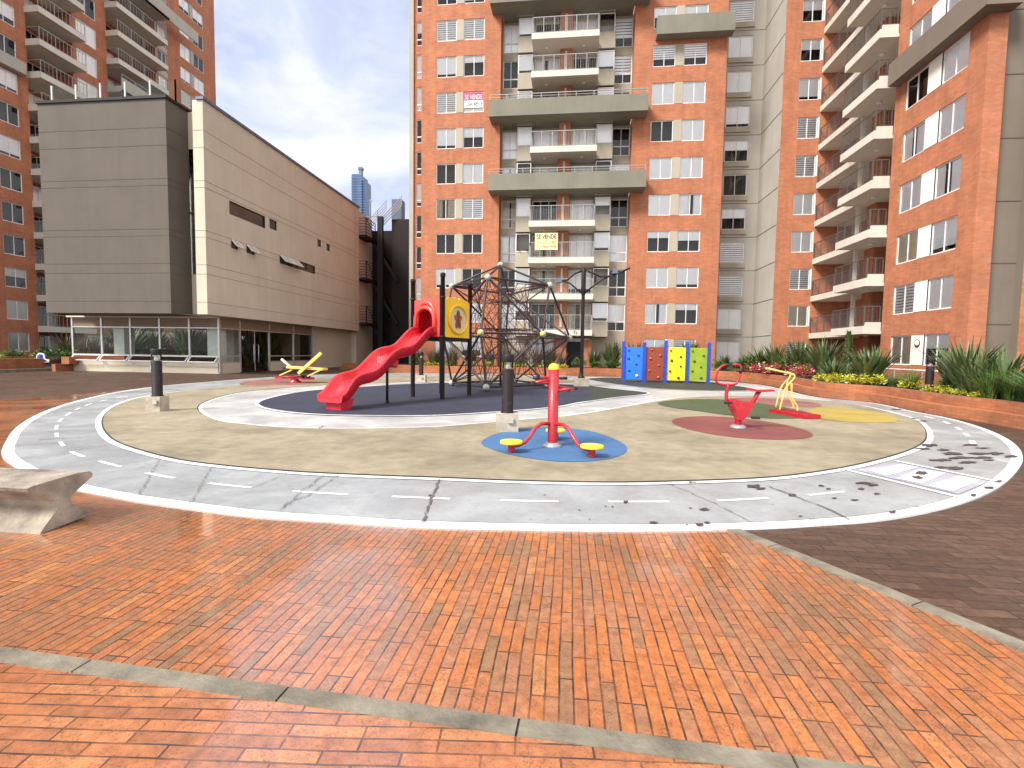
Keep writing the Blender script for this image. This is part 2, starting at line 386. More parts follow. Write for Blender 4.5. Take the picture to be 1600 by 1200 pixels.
    def build(s, name, mats, parent=None, org=None):
        if not isinstance(mats, (list, tuple)): mats = [mats]
        if parent is not None: org = ORG.get(parent.name, Vector((0, 0, 0)))
        o0 = Vector(org) if org is not None else Vector((0, 0, 0))
        me = bpy.data.meshes.new(name)
        me.from_pydata([(v[0] - o0.x, v[1] - o0.y, v[2] - o0.z) for v in s.v], [], s.f)
        for mm in mats: me.materials.append(M[mm] if isinstance(mm, str) else mm)
        for i, p in enumerate(me.polygons):
            p.material_index = s.m[i]
            p.use_smooth = i in s.smooth
        me.update()
        o = bpy.data.objects.new(name, me); COL.objects.link(o)
        if parent is not None: o.parent = parent; ORG[o.name] = o0
        else: o.location = o0; ORG[o.name] = o0
        return o
def thing(name, label, cat, loc=(0, 0, 0), group=None):
    o = bpy.data.objects.new(name, None); COL.objects.link(o); o.location = loc; o.empty_display_size = .3
    ORG[o.name] = Vector(loc); o['label'] = label; o['category'] = cat
    if group: o['group'] = group
    return o
def tag(o, label, cat, group=None):
    o['label'] = label; o['category'] = cat
    if group: o['group'] = group
    return o
def struct(name, mb, mats): o = mb.build(name, mats); o['kind'] = 'structure'; return o
def copy_tree(o, parent=None):
    c = o.copy(); COL.objects.link(c); c.parent = parent
    for ch in [x for x in bpy.data.objects if x.parent == o]: copy_tree(ch, c)
    return c
_texts = []
def text_mesh(body, size, origin, xdir, updir, thick=.004, width=None, height=None):
    """lettering as a mesh standing at origin (its lower left corner)"""
    cu = bpy.data.curves.new('lettering', 'FONT'); cu.body = body; cu.size = size; cu.extrude = thick; cu.resolution_u = 2
    ob = bpy.data.objects.new('lettering', cu); COL.objects.link(ob)
    dg = bpy.context.evaluated_depsgraph_get(); me = bpy.data.meshes.new_from_object(ob.evaluated_get(dg))
    bpy.data.objects.remove(ob); bpy.data.curves.remove(cu)
    xs = [v.co.x for v in me.vertices]; ys = [v.co.y for v in me.vertices]
    sx = (width / (max(xs) - min(xs))) if width else 1; sy = (height / (max(ys) - min(ys))) if height else sx
    x0, y0 = min(xs), min(ys); X, U = Vector(xdir).normalized(), Vector(updir).normalized(); N = X.cross(U)
    mb = MB()
    mb.v = [tuple(Vector(origin) + X * (v.co.x - x0) * sx + U * (v.co.y - y0) * sy + N * v.co.z) for v in me.vertices]
    mb.f = [tuple(p.vertices) for p in me.polygons]; mb.m = [0] * len(mb.f)
    bpy.data.meshes.remove(me)
    return mb

# ------------------------------------------------------------------ smooth curves on the ground
def spline(P, n=8, closed=True):
    P = [Vector((p[0], p[1])) for p in P]; out = []; N = len(P)
    for i in range(N if closed else N - 1):
        if closed: a, b, c, d = P[i - 1], P[i], P[(i + 1) % N], P[(i + 2) % N]
        else: a, b, c, d = P[max(i - 1, 0)], P[i], P[i + 1], P[min(i + 2, N - 1)]
        t1 = max((b - a).length, .01) ** .5; t2 = max((c - b).length, .01) ** .5; t3 = max((d - c).length, .01) ** .5
        m1 = ((b - a) / t1 - (c - a) / (t1 + t2) + (c - b) / t2) * t2; m2 = ((c - b) / t2 - (d - b) / (t2 + t3) + (d - c) / t3) * t2
        if not closed and i == 0: m1 = c - b
        if not closed and i == N - 2: m2 = c - b
        for k in range(n):
            t = k / n; t_2 = t * t; t_3 = t_2 * t
            out.append(b * (2 * t_3 - 3 * t_2 + 1) + m1 * (t_3 - 2 * t_2 + t) + c * (-2 * t_3 + 3 * t_2) + m2 * (t_3 - t_2))
    if not closed: out.append(P[-1])
    return out
def area(P): return sum(a.x * b.y - b.x * a.y for a, b in zip(P, P[1:] + P[:1])) / 2
def ccw(P): return P if area(P) > 0 else P[::-1]
def offset(P, d):        # P counter-clockwise closed; d > 0 outward
    n = len(P); out = []
    for i in range(n):
        t = (P[(i + 1) % n] - P[i - 1]); t.normalize()
        out.append(P[i] + Vector((t.y, -t.x)) * d)
    return out
def gpx(L): return [G(x, y).xy for x, y in L]
def sheet(name, P, z, mat, thick=0.0):
    mb = MB(); P = ccw(P)
    mb.face([(p.x, p.y, z) for p in P])
    if thick:
        n = len(P)
        for i in range(n):
            a, b = P[i], P[(i + 1) % n]; mb.face([(a.x, a.y, z - thick), (b.x, b.y, z - thick), (b.x, b.y, z), (a.x, a.y, z)])
    return struct(name, mb, mat)

# ------------------------------------------------------------------ GROUND
mb = MB(); mb.face([(-900, -300, 0), (900, -300, 0), (900, 1500, 0), (-900, 1500, 0)])
struct('ground', mb, 'paver_dark')
kerb_a, kerb_b = G(1150, 835), G(1600, 1020)
kd = (kerb_b - kerb_a).normalized()
kerb_far, kerb_near = kerb_a - kd * 1.6, kerb_a + kd * 7.5
st0, st1, st2 = G(0, 1013), G(810, 1133), G(1375, 1202)
sd = (st2 - st0).normalized(); sn = Vector((-sd.y, sd.x, 0))
sw = .090
sA, sB = st0 - sd * 8, st0 + sd * 7.2
e150, e0 = G(150, 614), G(0, 625)
back_l = [G(300, 599), e150, e0]
lft = e0 + (e0 - e150) * 3
P = [p.xy for p in back_l] + [lft.xy, sA.xy + sn.xy * -.0, sB.xy, kerb_near.xy, kerb_far.xy, G(700, 800).xy, G(400, 700).xy]
# main paving ends on the far edge of the concrete strip
def cross(a, da, b, db):
    den = da.x * db.y - da.y * db.x; t = ((b.x - a.x) * db.y - (b.y - a.y) * db.x) / den
    return Vector((a.x + da.x * t, a.y + da.y * t))
kx = cross(sA, sd, kerb_a, kd)
P = [p.xy for p in back_l] + [lft.xy, Vector((-30, 6)), sA.xy, kx, kerb_far.xy, G(900, 780).xy, G(500, 720).xy]
mbp = MB(); Q = ccw(P); mbp.face([(p.x, p.y, .004) for p in Q]); struct('brick_paving', mbp, 'brick_orange')
low = [sA.xy - sn.xy * sw, sB.xy - sn.xy * sw, (sB.xy - sn.xy * 9), (sA.xy - sn.xy * 9)]
mbp = MB(); mbp.face([(p.x, p.y, .004) for p in ccw(low)]); struct('brick_paving_border', mbp, 'brick_edge')
# concrete strips, cast in lengths with open joints
def strip(name, a, d, n, L, w, joint, z=.009):
    mb = MB(); t = 0
    while t < L:
        p, q = a + d * (t + .005), a + d * min(t + joint - .005, L)
        mb.prism([tuple(x) for x in ccw([p.xy, q.xy, (q - n * w).xy, (p - n * w).xy])], -.01, z); t += joint
    return struct(name, mb, 'strip')
j0 = (G(810, 1133) - sA).dot(sd)
strip('concrete_strip', sA + sd * (j0 % 1.0), sd, sn, 14.5, sw, 1.0)
kn = Vector((-kd.y, kd.x, 0)); kn = kn if kn.x < 0 else -kn
strip('kerb_strip', kerb_far, kd, kn, 9.0, .11, .95, .012)

OUT_PX = [(3, 712), (10, 690), (25, 670), (60, 648), (110, 630), (180, 614), (250, 604), (330, 597), (400, 591.5), (470, 587.3), (556, 584), (640, 583), (760, 584.5), (860, 587), (907, 588.5), (990, 590), (1110, 595), (1180, 601), (1220, 608.5), (1280, 622), (1360, 630), (1430, 644.5), (1480, 654), (1530, 668), (1570, 685), (1592, 702), (1598, 718), (1597, 724), (1585, 742), (1557, 765), (1512, 785), (1450, 802), (1375, 815), (1300, 821), (1200, 827), (1000, 831), (840, 830), (650, 825), (525, 817), (400, 808.5), (320, 799), (200, 782), (120, 766), (60, 748), (20, 728)]
TAN_PX = [(161, 665), (165, 650), (187, 634), (225, 622), (300, 611), (380, 603), (470, 595.5), (556, 590.5), (640, 588.8), (760, 590), (860, 592), (900, 595), (890, 599), (800, 597), (690, 596), (586, 600), (490, 604), (430, 609), (380, 614), (332, 625), (309, 637), (316, 650), (345, 661), (380, 665.5), (436, 670.5), (530, 673), (680, 670), (720, 667), (810, 659), (889, 652), (964, 640), (1030, 628), (1080, 622), (1150, 620), (1220, 622), (1280, 627.5), (1330, 633), (1380, 643.5), (1424, 656), (1442, 670), (1446, 680), (1443, 692), (1425, 704), (1375, 720.5), (1300, 737), (1200, 750), (1075, 755.5), (950, 758), (800, 755), (675, 750), (550, 745.5), (450, 740), (300, 725), (225, 708), (184, 693), (168, 680)]
outer = ccw(spline(gpx(OUT_PX), 6)); tan = ccw(spline(gpx(TAN_PX), 5))
sheet('path_edge_line', outer, .020, 'white_line', .02)
sheet('path', offset(outer, -.12), .024, 'track')
# broad pale path that winds round the play surfaces (painted over the same slab)
IN_PX = [(300, 640), (306, 655), (345, 664.5), (436, 674), (530, 676.5), (680, 673.5), (720, 670.5), (810, 662), (889, 655), (964, 643), (1030, 631), (1080, 625.5), (1150, 623.5), (1220, 626), (1280, 630), (1300, 627), (1280, 623.5), (1220, 611), (1180, 602.5), (1110, 596.5), (990, 591.2), (907, 589.7), (880, 593), (800, 595), (690, 594), (586, 598), (490, 601.5), (380, 611), (325, 624)]
inner = ccw(spline(gpx(IN_PX), 5))
sheet('path_inner', inner, .028, 'track_in')
sheet('rubber_edge_line', offset(tan, .11), .032, 'white_line')
sheet('rubber_gap', offset(tan, .022), .036, 'r_edge')
sheet('rubber_surface', tan, .042, 'tan')
NAVY_PX = [(405, 632), (417, 640), (455, 646.5), (511, 650.5), (605, 652), (680, 651.5), (720, 649.5), (795, 644.5), (870, 637.5), (907, 630.5), (964, 622.5), (1012, 616), (960, 609.5), (907, 603.5), (799, 599.5), (700, 599.7), (620, 602.5), (586, 605), (490, 612), (436, 621)]
navy = ccw(spline(gpx(NAVY_PX), 6))
sheet('rubber_navy_line', offset(navy, .10), .046, 'white_line')
sheet('rubber_navy', navy, .052, 'r_navy')
GRN_PX = [(907, 630), (964, 622.3), (1010, 616.2), (960, 609.8), (912, 604.3), (925, 612), (922, 622)]
sheet('rubber_navy_tip', [p for p in spline(gpx(GRN_PX), 5)], .056, 'r_green')
CL_PX = [(918, 593.3), (936, 597.5), (1020, 608.3), (1080, 611), (1140, 612.4), (1181, 611), (1152, 604.5), (1110, 598.5), (1020, 593.5), (960, 591.3), (935, 591.6)]
cl = ccw(spline(gpx(CL_PX), 5))
sheet('rubber_green_line', offset(cl, .10), .046, 'white_line'); sheet('rubber_green', cl, .052, 'r_green')
def ell_px(name, pts, z, mat): sheet(name, ccw(spline(gpx(pts), 7)), z, mat)
ell_px('rubber_blue_patch', [(752, 697), (775, 682), (815, 674), (866, 671.5), (915, 676), (955, 688), (979, 703), (972, 715), (940, 724), (885, 727), (820, 720), (772, 708)], .048, 'r_blue')
ell_px('rubber_olive_patch', [(1028, 632), (1060, 627), (1110, 626), (1160, 629), (1215, 637), (1258, 646), (1270, 651), (1255, 656), (1205, 657), (1150, 653), (1090, 645), (1045, 638.5)], .050, 'r_olive')
ell_px('rubber_red_patch', [(1050, 661), (1068, 655), (1110, 653.5), (1160, 657), (1215, 665), (1255, 675), (1270, 683), (1258, 689), (1215, 691), (1160, 688.5), (1105, 681), (1065, 671)], .048, 'r_red')
ell_px('rubber_far_red_patch', [(1146, 624.5), (1165, 623), (1200, 624.2), (1250, 628.5), (1278, 633), (1283, 637), (1260, 639), (1210, 636), (1165, 630)], .046, 'r_red_pale')
ell_px('rubber_yellow_patch', [(1262, 651), (1274, 641), (1310, 640), (1360, 645), (1398, 655), (1404, 660), (1385, 663.5), (1330, 662.5), (1285, 658)], .047, 'r_yellow')
ell_px('rubber_seesaw_patch', [(374, 600.5), (395, 596), (440, 593.5), (490, 593.2), (520, 595), (512, 598.5), (470, 602.5), (410, 603.8), (384, 603)], .046, 'r_red_pale')
ell_px('rubber_faded_patch', [(480, 595.2), (500, 592.3), (530, 591.5), (548, 592.6), (540, 595), (512, 597)], .048, 'r_olive_pale')
ell_px('rubber_net_patch', [(722, 592.5), (760, 590.8), (800, 592), (805, 594), (770, 595.6), (735, 595)], .046, 'r_olive_pale')

# dashes, crossing and worn spots on the track
DASH_PX = [(275, 611), (215, 618), (159, 628), (131, 636.5), (109, 647.6), (93, 660), (88, 676), (95, 694.5), (116, 711), (160, 725), (236, 744), (312, 757), (400, 766.5), (471, 772.5), (626, 780.5), (782, 786), (937, 788), (1097, 787), (1232, 780), (1347, 769)]
def dashes(mb, pts, L, gap, w, z, start=0.):
    c = spline(gpx(pts), 12, False); s = -start; on = []
    for a, b in zip(c, c[1:]):
        d = (b - a).length; ph = (s % (L + gap))
        if ph < L and s >= 0: on.append((a, b))
        s += d
    for a, b in on:
        t = (b - a).normalized(); n = Vector((-t.y, t.x)) * w / 2
        mb.face([(p.x, p.y, z) for p in ccw([a - n, b - n, b + n, a + n])])
mb = MB()
dashes(mb, DASH_PX, .56, .50, .05, .028, .1)
dashes(mb, [(1522, 697), (1516, 688), (1505, 677), (1487, 666), (1462, 656.5), (1425, 648)], .5, .55, .08, .028)
def strip_px(mb, a, b, w, z):
    a, b = G(*a).xy, G(*b).xy; t = (b - a).normalized(); n = Vector((-t.y, t.x)) * w / 2
    mb.face([(p.x, p.y, z) for p in ccw([a - n, b - n, b + n, a + n])])
def quad_px(mb, q, z): mb.face([(p.x, p.y, z) for p in ccw(gpx(q))])
strip_px(mb, (1322, 737.5), (1498, 781), .075, .032); strip_px(mb, (1398, 723), (1553, 755), .075, .032)
for q in ([(1357, 739), (1385, 747.5), (1434, 734), (1408, 729)], [(1400, 751.5), (1440, 760), (1478, 743), (1437, 737)], [(1450, 763), (1488, 772.5), (1531, 754), (1498, 747.5)]): quad_px(mb, q, .034)
struct('path_markings', mb, 'white_line')
mb = MB(); quad_px(mb, [(1338, 738), (1497, 776), (1545, 756), (1402, 726)], .029); struct('path_crossing_ground', mb, 'lavender')
mb = MB(); rw = random.Random(3)
def crack(pts, w, z=.036):
    P = gpx(pts); L = []
    for a, b in zip(P, P[1:]):
        n = max(2, int((b - a).length / .06))
        for k in range(n): L.append(a.lerp(b, k / n) + Vector((rw.uniform(-.012, .012), rw.uniform(-.012, .012))))
    L.append(P[-1])
    for a, b in zip(L, L[1:]):
        t = (b - a).normalized(); ww = w * rw.uniform(.4, 1.5) / 2; n = Vector((-t.y, t.x)) * ww
        mb.face([(p.x, p.y, z) for p in ccw([a - n, b - n, b + n, a + n])])
crack([(687, 753), (672, 787), (660, 824)], .016); crack([(1037, 757), (1105, 786), (1182, 826)], .009)
crack([(529, 747), (480, 780), (450, 790), (437, 803)], .009); crack([(505, 747), (465, 777), (452, 795)], .008)
crack([(1195, 762), (1242, 780), (1300, 803), (1328, 818)], .016); crack([(252, 716), (216, 780)], .006); crack([(330, 735), (295, 795)], .006)
crack([(166, 681), (150, 684), (120, 687), (60, 690)], .02); crack([(452, 741), (400, 765)], .005); crack([(505, 668), (497, 673)], .015)
struct('path_cracks', mb, 'crack'); mb = MB()
def blob(px, py, rx, ry, z=.0345, n=13):
    c = G(px, py)
    pts = []
    for k in range(n):
        a = 2 * PI * k / n; r = rw.uniform(.45, 1.15); q = G(px + math.cos(a) * rx * r, py + math.sin(a) * ry * r); pts.append(q.xy)
    mb.face([(p.x, p.y, z) for p in ccw(pts)])
for b in [(1447, 699, 12, 3), (1460, 698, 7, 2), (1440, 704, 18, 2), (1475, 706, 16, 2), (1490, 712, 20, 3), (1500, 718, 22, 3), (1470, 722, 18, 2), (1512, 726, 16, 2), (1530, 712, 22, 2), (1555, 712, 14, 2.2), (1580, 716, 14, 2.5), (1516, 698, 16, 1.6), (1535, 703, 16, 1.2), (1492, 735, 16, 2.5), (1470, 734, 14, 2), (1440, 744, 10, 4), (1434, 750, 10, 3), (1350, 759, 20, 2), (1366, 762, 9, 2), (1346, 768, 6, 2), (1371, 776, 6, 1.5), (1335, 786, 8, 1.6), (1283, 763, 5, 1.5), (1294, 768, 4, 1.2), (1303, 783, 4, 1.2), (1237, 778, 7, 2.5), (1176, 764, 12, 3), (1188, 768, 10, 2), (1080, 758, 8, 1.5), (977, 789, 5, 2), (851, 778, 2, 1), (905, 802, 2, 1), (1100, 801, 9, 2), (1078, 799, 3, 1), (1020, 822, 8, 2), (1093, 825, 8, 2), (1105, 822, 5, 1.6), (1073, 826, 3, 1), (946, 796, 2, 1), (957, 797, 2, 1), (921, 817, 2, 1), (1395, 805, 8, 2), (1545, 766, 9, 2), (1560, 756, 8, 1.6), (1520, 778, 6, 2), (1250, 812, 4, 1), (1270, 737, 3, .8), (672, 779, 4, 1.6), (1424, 656, 9, 1.2), (1440, 660, 12, 1), (1400, 641, 10, .8), (1535, 718, 20, 1.6), (1545, 722, 12, 1.2)]: blob(*b)
struct('path_worn_spots', mb, 'wear')

# ------------------------------------------------------------------ WINDOW KIT
STOREY, Z0 = 2.54, 25.48
_wm = {}
def win_meshes(w, h, kind, panes=2, transom=0.0):
    key = (round(w, 2), round(h, 2), kind, panes, round(transom, 2))
    if key in _wm: return _wm[key]
    def mesh(name, mb, mats):
        me = bpy.data.meshes.new(name); me.from_pydata(mb.v, [], mb.f)
        for m_ in mats: me.materials.append(M[m_])
        for i, p in enumerate(me.polygons): p.material_index = mb.m[i]
        me.update(); return me
    p = MB(); x0, x1 = -w / 2, w / 2
    p.face([(x0, .09, 0), (x1, .09, 0), (x1, .09, h), (x0, .09, h)]); p.mi = 1
    D = .75
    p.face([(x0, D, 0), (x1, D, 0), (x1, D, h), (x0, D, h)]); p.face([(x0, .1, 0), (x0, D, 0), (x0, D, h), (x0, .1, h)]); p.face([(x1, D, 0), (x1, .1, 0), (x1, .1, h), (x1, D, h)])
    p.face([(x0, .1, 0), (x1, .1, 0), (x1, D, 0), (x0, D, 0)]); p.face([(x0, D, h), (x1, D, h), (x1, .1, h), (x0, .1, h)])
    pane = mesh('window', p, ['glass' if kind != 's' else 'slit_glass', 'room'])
    f = MB(); t = .055 if kind != 's' else .03
    f.box(x0, x0 + t, .05, .12, 0, h); f.box(x1 - t, x1, .05, .12, 0, h); f.box(x0 + t, x1 - t, .035, .12, 0, t); f.box(x0 + t, x1 - t, .05, .12, h - t, h)
    for k in range(1, panes):
        x = x0 + w * k / panes; f.box(x - .022, x + .022, .06, .115, t, h - t)
    if transom: f.box(x0 + t, x1 - t, .055, .11, transom - .04, transom + .04)
    fr = mesh('frame', f, ['frame' if kind != 's' else 'steel_black'])
    b = MB(); bl = None; i0, i1 = x0 + .06, x1 - .06
    rr = random.Random(str(key))
    if kind[0] in 'wb':      # roller blind pulled down to a fraction
        fr_ = float(kind[1:]) / 100; z = h - .06 - (h - .12) * fr_
        b.face([(i0, .108, z), (i1, .108, z), (i1, .108, h - .05), (i0, .108, h - .05)]); b.box(i0, i1, .102, .112, z, z + .025); bl = mesh('blind', b, ['blind' if kind[0] == 'w' else 'beige_blind'])
    elif kind.startswith('z'):    # day-night blind in stripes
        fr_ = float(kind[1:]) / 100; n = int(9 * fr_); s = (h - .12) / 9
        for k in range(n):
            z = h - .06 - k * s; b.face([(i0, .108, z - s * .76), (i1, .108, z - s * .76), (i1, .108, z), (i0, .108, z)])
        bl = mesh('blind', b, ['blind'])
    elif kind.startswith('c'):    # curtains with folds
        for a0, a1 in ((i0, i0 + w * rr.uniform(.25, .47)), (i1 - w * rr.uniform(.25, .47), i1)):
            n = 14
            for k in range(n):
                xa, xb = a0 + (a1 - a0) * k / n, a0 + (a1 - a0) * (k + 1) / n; ya, yb = .115 + .03 * (k % 2), .115 + .03 * ((k + 1) % 2)
                b.face([(xa, ya, .06), (xb, yb, .06), (xb, yb, h - .06), (xa, ya, h - .06)])
        bl = mesh('curtain', b, ['curtain' if kind == 'cb' else 'blind'])
    _wm[key] = (pane, fr, bl); return _wm[key]
def window(parent, x, y, z, w, h, kind, rot=0., panes=2, transom=0., name='window'):
    pane, fr, bl = win_meshes(w, h, kind, panes, transom)
    o = bpy.data.objects.new(name, pane); COL.objects.link(o); o.parent = parent
    o.location = Vector((x, y, z)) - ORG[parent.name]; o.rotation_euler = (0, 0, rot)
    f = bpy.data.objects.new('frame', fr); COL.objects.link(f); f.parent = o
    if bl:
        b = bpy.data.objects.new(bl.name.split('.')[0], bl); COL.objects.link(b); b.parent = o
    return o
RK = random.Random(11)
def rkind(): return RK.choice(['w100', 'w100', 'w70', 'z100', 'w100', 'd', 'b100', 'cw', 'w45', 'z70', 'w85'])

def rail_run(mb, a, b, z0, z1, step=.11, posts=1.0, r=.012):
    a, b = Vector(a), Vector(b); L = (b - a).length; d = (b - a) / L
    A = lambda t, z: (a.x + d.x * t, a.y + d.y * t, z)
    mb.bar(A(0, z1), A(L, z1), .045, .045); mb.bar(A(0, z0 + .06), A(L, z0 + .06), .025, .025)
    n = max(1, round(L / posts))
    for k in range(n + 1): mb.bar(A(L * k / n, z0), A(L * k / n, z1 - .02), .04, .04)
    m = int(L / step)
    for k in range(1, m): mb.bar(A(L * k / m, z0 + .07), A(L * k / m, z1 - .03), r, r)

# ------------------------------------------------------------------ MAIN TOWER
YT, YW, YS = 36.5, 40.2, 37.5
TOP = 34.5
tw = thing('apartment_tower', 'broad orange brick apartment tower facing the playground, beige balconies up its middle', 'apartment tower', (-.9, YT, 0))
XL0, XL1, XS0, XS1, XR1 = -11.19, -9.3, -5.32, 4.09, 10.31
rows = list(range(-3, 10))
zt = lambda k: Z0 - STOREY * k
Lk = {0: ('z100', 'z100'), 1: ('w85', 'w30'), 2: ('z100', 'w100'), 3: ('w85', 'w45'), 4: ('d', 'cw'), 5: ('cb', 'z100'), 6: ('d', 'd'), 7: ('w85', 'd'), 8: ('w100', 'w100'), 9: ('w100', 'w70')}
Rk = {0: ('w45', 'w70'), 1: ('z70', 'z70'), 2: ('w100', 'w100'), 3: ('d', 'w100'), 4: ('w100', 'w100'), 5: ('w100', 'cw'), 6: ('w30', 'w45'), 7: ('w100', 'w85'), 8: ('cw', 'w30'), 9: ('w70', 'z100')}
holes_l, holes_r = [], []
WH = 1.46
def piece(name, mat, parent, *b):
    m_ = MB(); m_.box(*b); return m_.build(name, mat, parent)
for k in rows:
    zz = zt(k) - WH
    for s, (u0, u1) in enumerate(((-10.06, -8.58), (-8.05, -6.53))):
        holes_l.append((u0, u1, zz, zt(k))); window(tw, (u0 + u1) / 2, YT, zz, u1 - u0, WH, Lk.get(k, (rkind(), rkind()))[s])
    for s, (u0, u1) in enumerate(((5.36, 6.90), (7.45, 8.99))):
        holes_r.append((u0, u1, zz, zt(k))); window(tw, (u0 + u1) / 2, YT, zz, u1 - u0, WH, Rk.get(k, (rkind(), rkind()))[s])
    piece('window_panel', 'panel_beige', tw, -8.58, -8.05, YT - .012, YT + .1, zz + .02, zt(k) - .02); piece('window_panel', 'panel_beige', tw, 6.90, 7.45, YT - .012, YT + .1, zz + .02, zt(k) - .02)
w = MB()
w.wall('y', YT, XL0, XS0, 0, TOP, holes_l); w.wall('y', YT, XS1, XR1, 0, TOP, holes_r)
w.face([(XL0, YW, 0), (XL0, YT, 0), (XL0, YT, TOP), (XL0, YW, TOP)]); w.face([(XR1, YT, 0), (XR1, YW, 0), (XR1, YW, TOP), (XR1, YT, TOP)])
w.face([(XS0, YT, 0), (XS0, YS, 0), (XS0, YS, TOP), (XS0, YT, TOP)]); w.face([(XS1, YS, 0), (XS1, YT, 0), (XS1, YT, TOP), (XS1, YS, TOP)])
w.face([(XL0, YT, TOP), (XS0, YT, TOP), (XS0, 52, TOP), (XL0, 52, TOP)]); w.face([(XS1, YT, TOP), (XR1, YT, TOP), (XR1, 52, TOP), (XS1, 52, TOP)]); w.face([(XS0, YS, TOP), (XS1, YS, TOP), (XS1, 52, TOP), (XS0, 52, TOP)])
w.face([(15, 52, 0), (-13.3, 52, 0), (-13.3, 52, TOP), (15, 52, TOP)]); w.face([(-13.3, 52, 0), (-13.3, YW + .1, 0), (-13.3, YW + .1, TOP), (-13.3, 52, TOP)])
w.build('wall', 'brick', tw)
# left wing: narrow stack of windows, set back
wing = MB(); hw = []
WX0, WX1 = -13.3, XL0
for k in rows:
    zz = zt(k) - 1.95; hw.append((-12.75, -12.0, zz, zt(k) - .1)); window(tw, -12.375, YW, zz, .75, 1.85, RK.choice(['w85', 'w100', 'z70', 'd', 'w45']), 0, 1, .5, 'narrow_window')
wing.wall('y', YW, WX0 + .35, WX1, 0, TOP, hw); wing.mi = 1; wing.box(WX0, WX0 + .35, YW - .12, YW + .3, 0, TOP)
wing.build('side_wing', ['brick', 'conc_grey'], tw)
# right wing: grey concrete with one stack of windows
cw = MB(); hc = []
for k in rows:
    zz = zt(k) - 1.6; hc.append((11.45, 13.2, zz, zt(k) - .02)); window(tw, 12.325, YW, zz, 1.75, 1.58, RK.choice(['z100', 'w100', 'cw', 'w85', 'w45', 'd']), 0, 2, 0, 'wing_window')
cw.wall('y', YW, XR1, 15.1, 0, TOP, hc); cw.face([(XR1, YW, TOP), (15.1, YW, TOP), (15.1, 52, TOP), (XR1, 52, TOP)])
cw.build('concrete_wing', 'conc_grey', tw)
for k in rows: piece('sill_box', 'panel_beige', tw, 11.42, 13.23, YW - .1, YW - .003, zt(k) - 1.98, zt(k) - 1.62)
for k in rows: piece('joint_line', 'groove', tw, XR1 + .01, 14.03, YW - .006, YW + .02, zt(k) - 2.22, zt(k) - 2.18)
# central recess
hs = []
cx = MB()
Ck = {0: ('w85', 'w100', 'd', 'd'), 1: ('cw', 'w100', 'w45', 'z70')}
for k in rows:
    zh = zt(k) + .03
    if k < 9:
        hs.append((-5.27, -4.14, zh - 1.98, zh)); window(tw, -4.705, YS, zh - 1.98, 1.13, 1.98, RK.choice(['w70', 'd', 'cb', 'cw', 'w100', 'w45']), 0, 2, .68, 'tall_window')
        hs.append((2.80, 4.06, zh - 1.98, zh)); window(tw, 3.43, YS, zh - 1.98, 1.26, 1.98, RK.choice(['w70', 'd', 'w100', 'z70', 'w45', 'd']), 0, 2, .68, 'tall_window')
        for u0, u1 in ((-4.10, -3.02), (1.62, 2.76)):
            window(tw, (u0 + u1) / 2, YS - .72, zh - 1.33, u1 - u0 - .02, 1.33, RK.choice(['d', 'w85', 'w45', 'w100', 'd']), 0, 1, 0, 'bay_window')
            piece('bay_panel', 'panel_beige', tw, u0, u1, YS - .78, YS - .01, zh - 2.44, zh - 1.335)
    for u0, u1 in ((-2.95, -1.12), (-.18, 1.55)):
        hs.append((u0, u1, zh - 2.05, zh)); window(tw, (u0 + u1) / 2, YS, zh - 2.05, u1 - u0, 2.05, RK.choice(['w100', 'd', 'cw', 'd', 'w70', 'cb']), 0, 3, 0, 'balcony_door')
cx.wall('y', YS, XS0, XS1, 0, TOP, hs)
cx.build('recess_wall', 'panel_beige', tw)
pier = MB(); pier.box(-1.07, -.23, YS - .95, YS - .002, 0, TOP - .3); pier.build('pier', 'brick', tw)
for k in rows: piece('pier_strip', 'white_conc', tw, -.71, -.57, YS - 1.0, YS - .952, zt(k) - 1.75, zt(k) - .05)
YB = 35.3
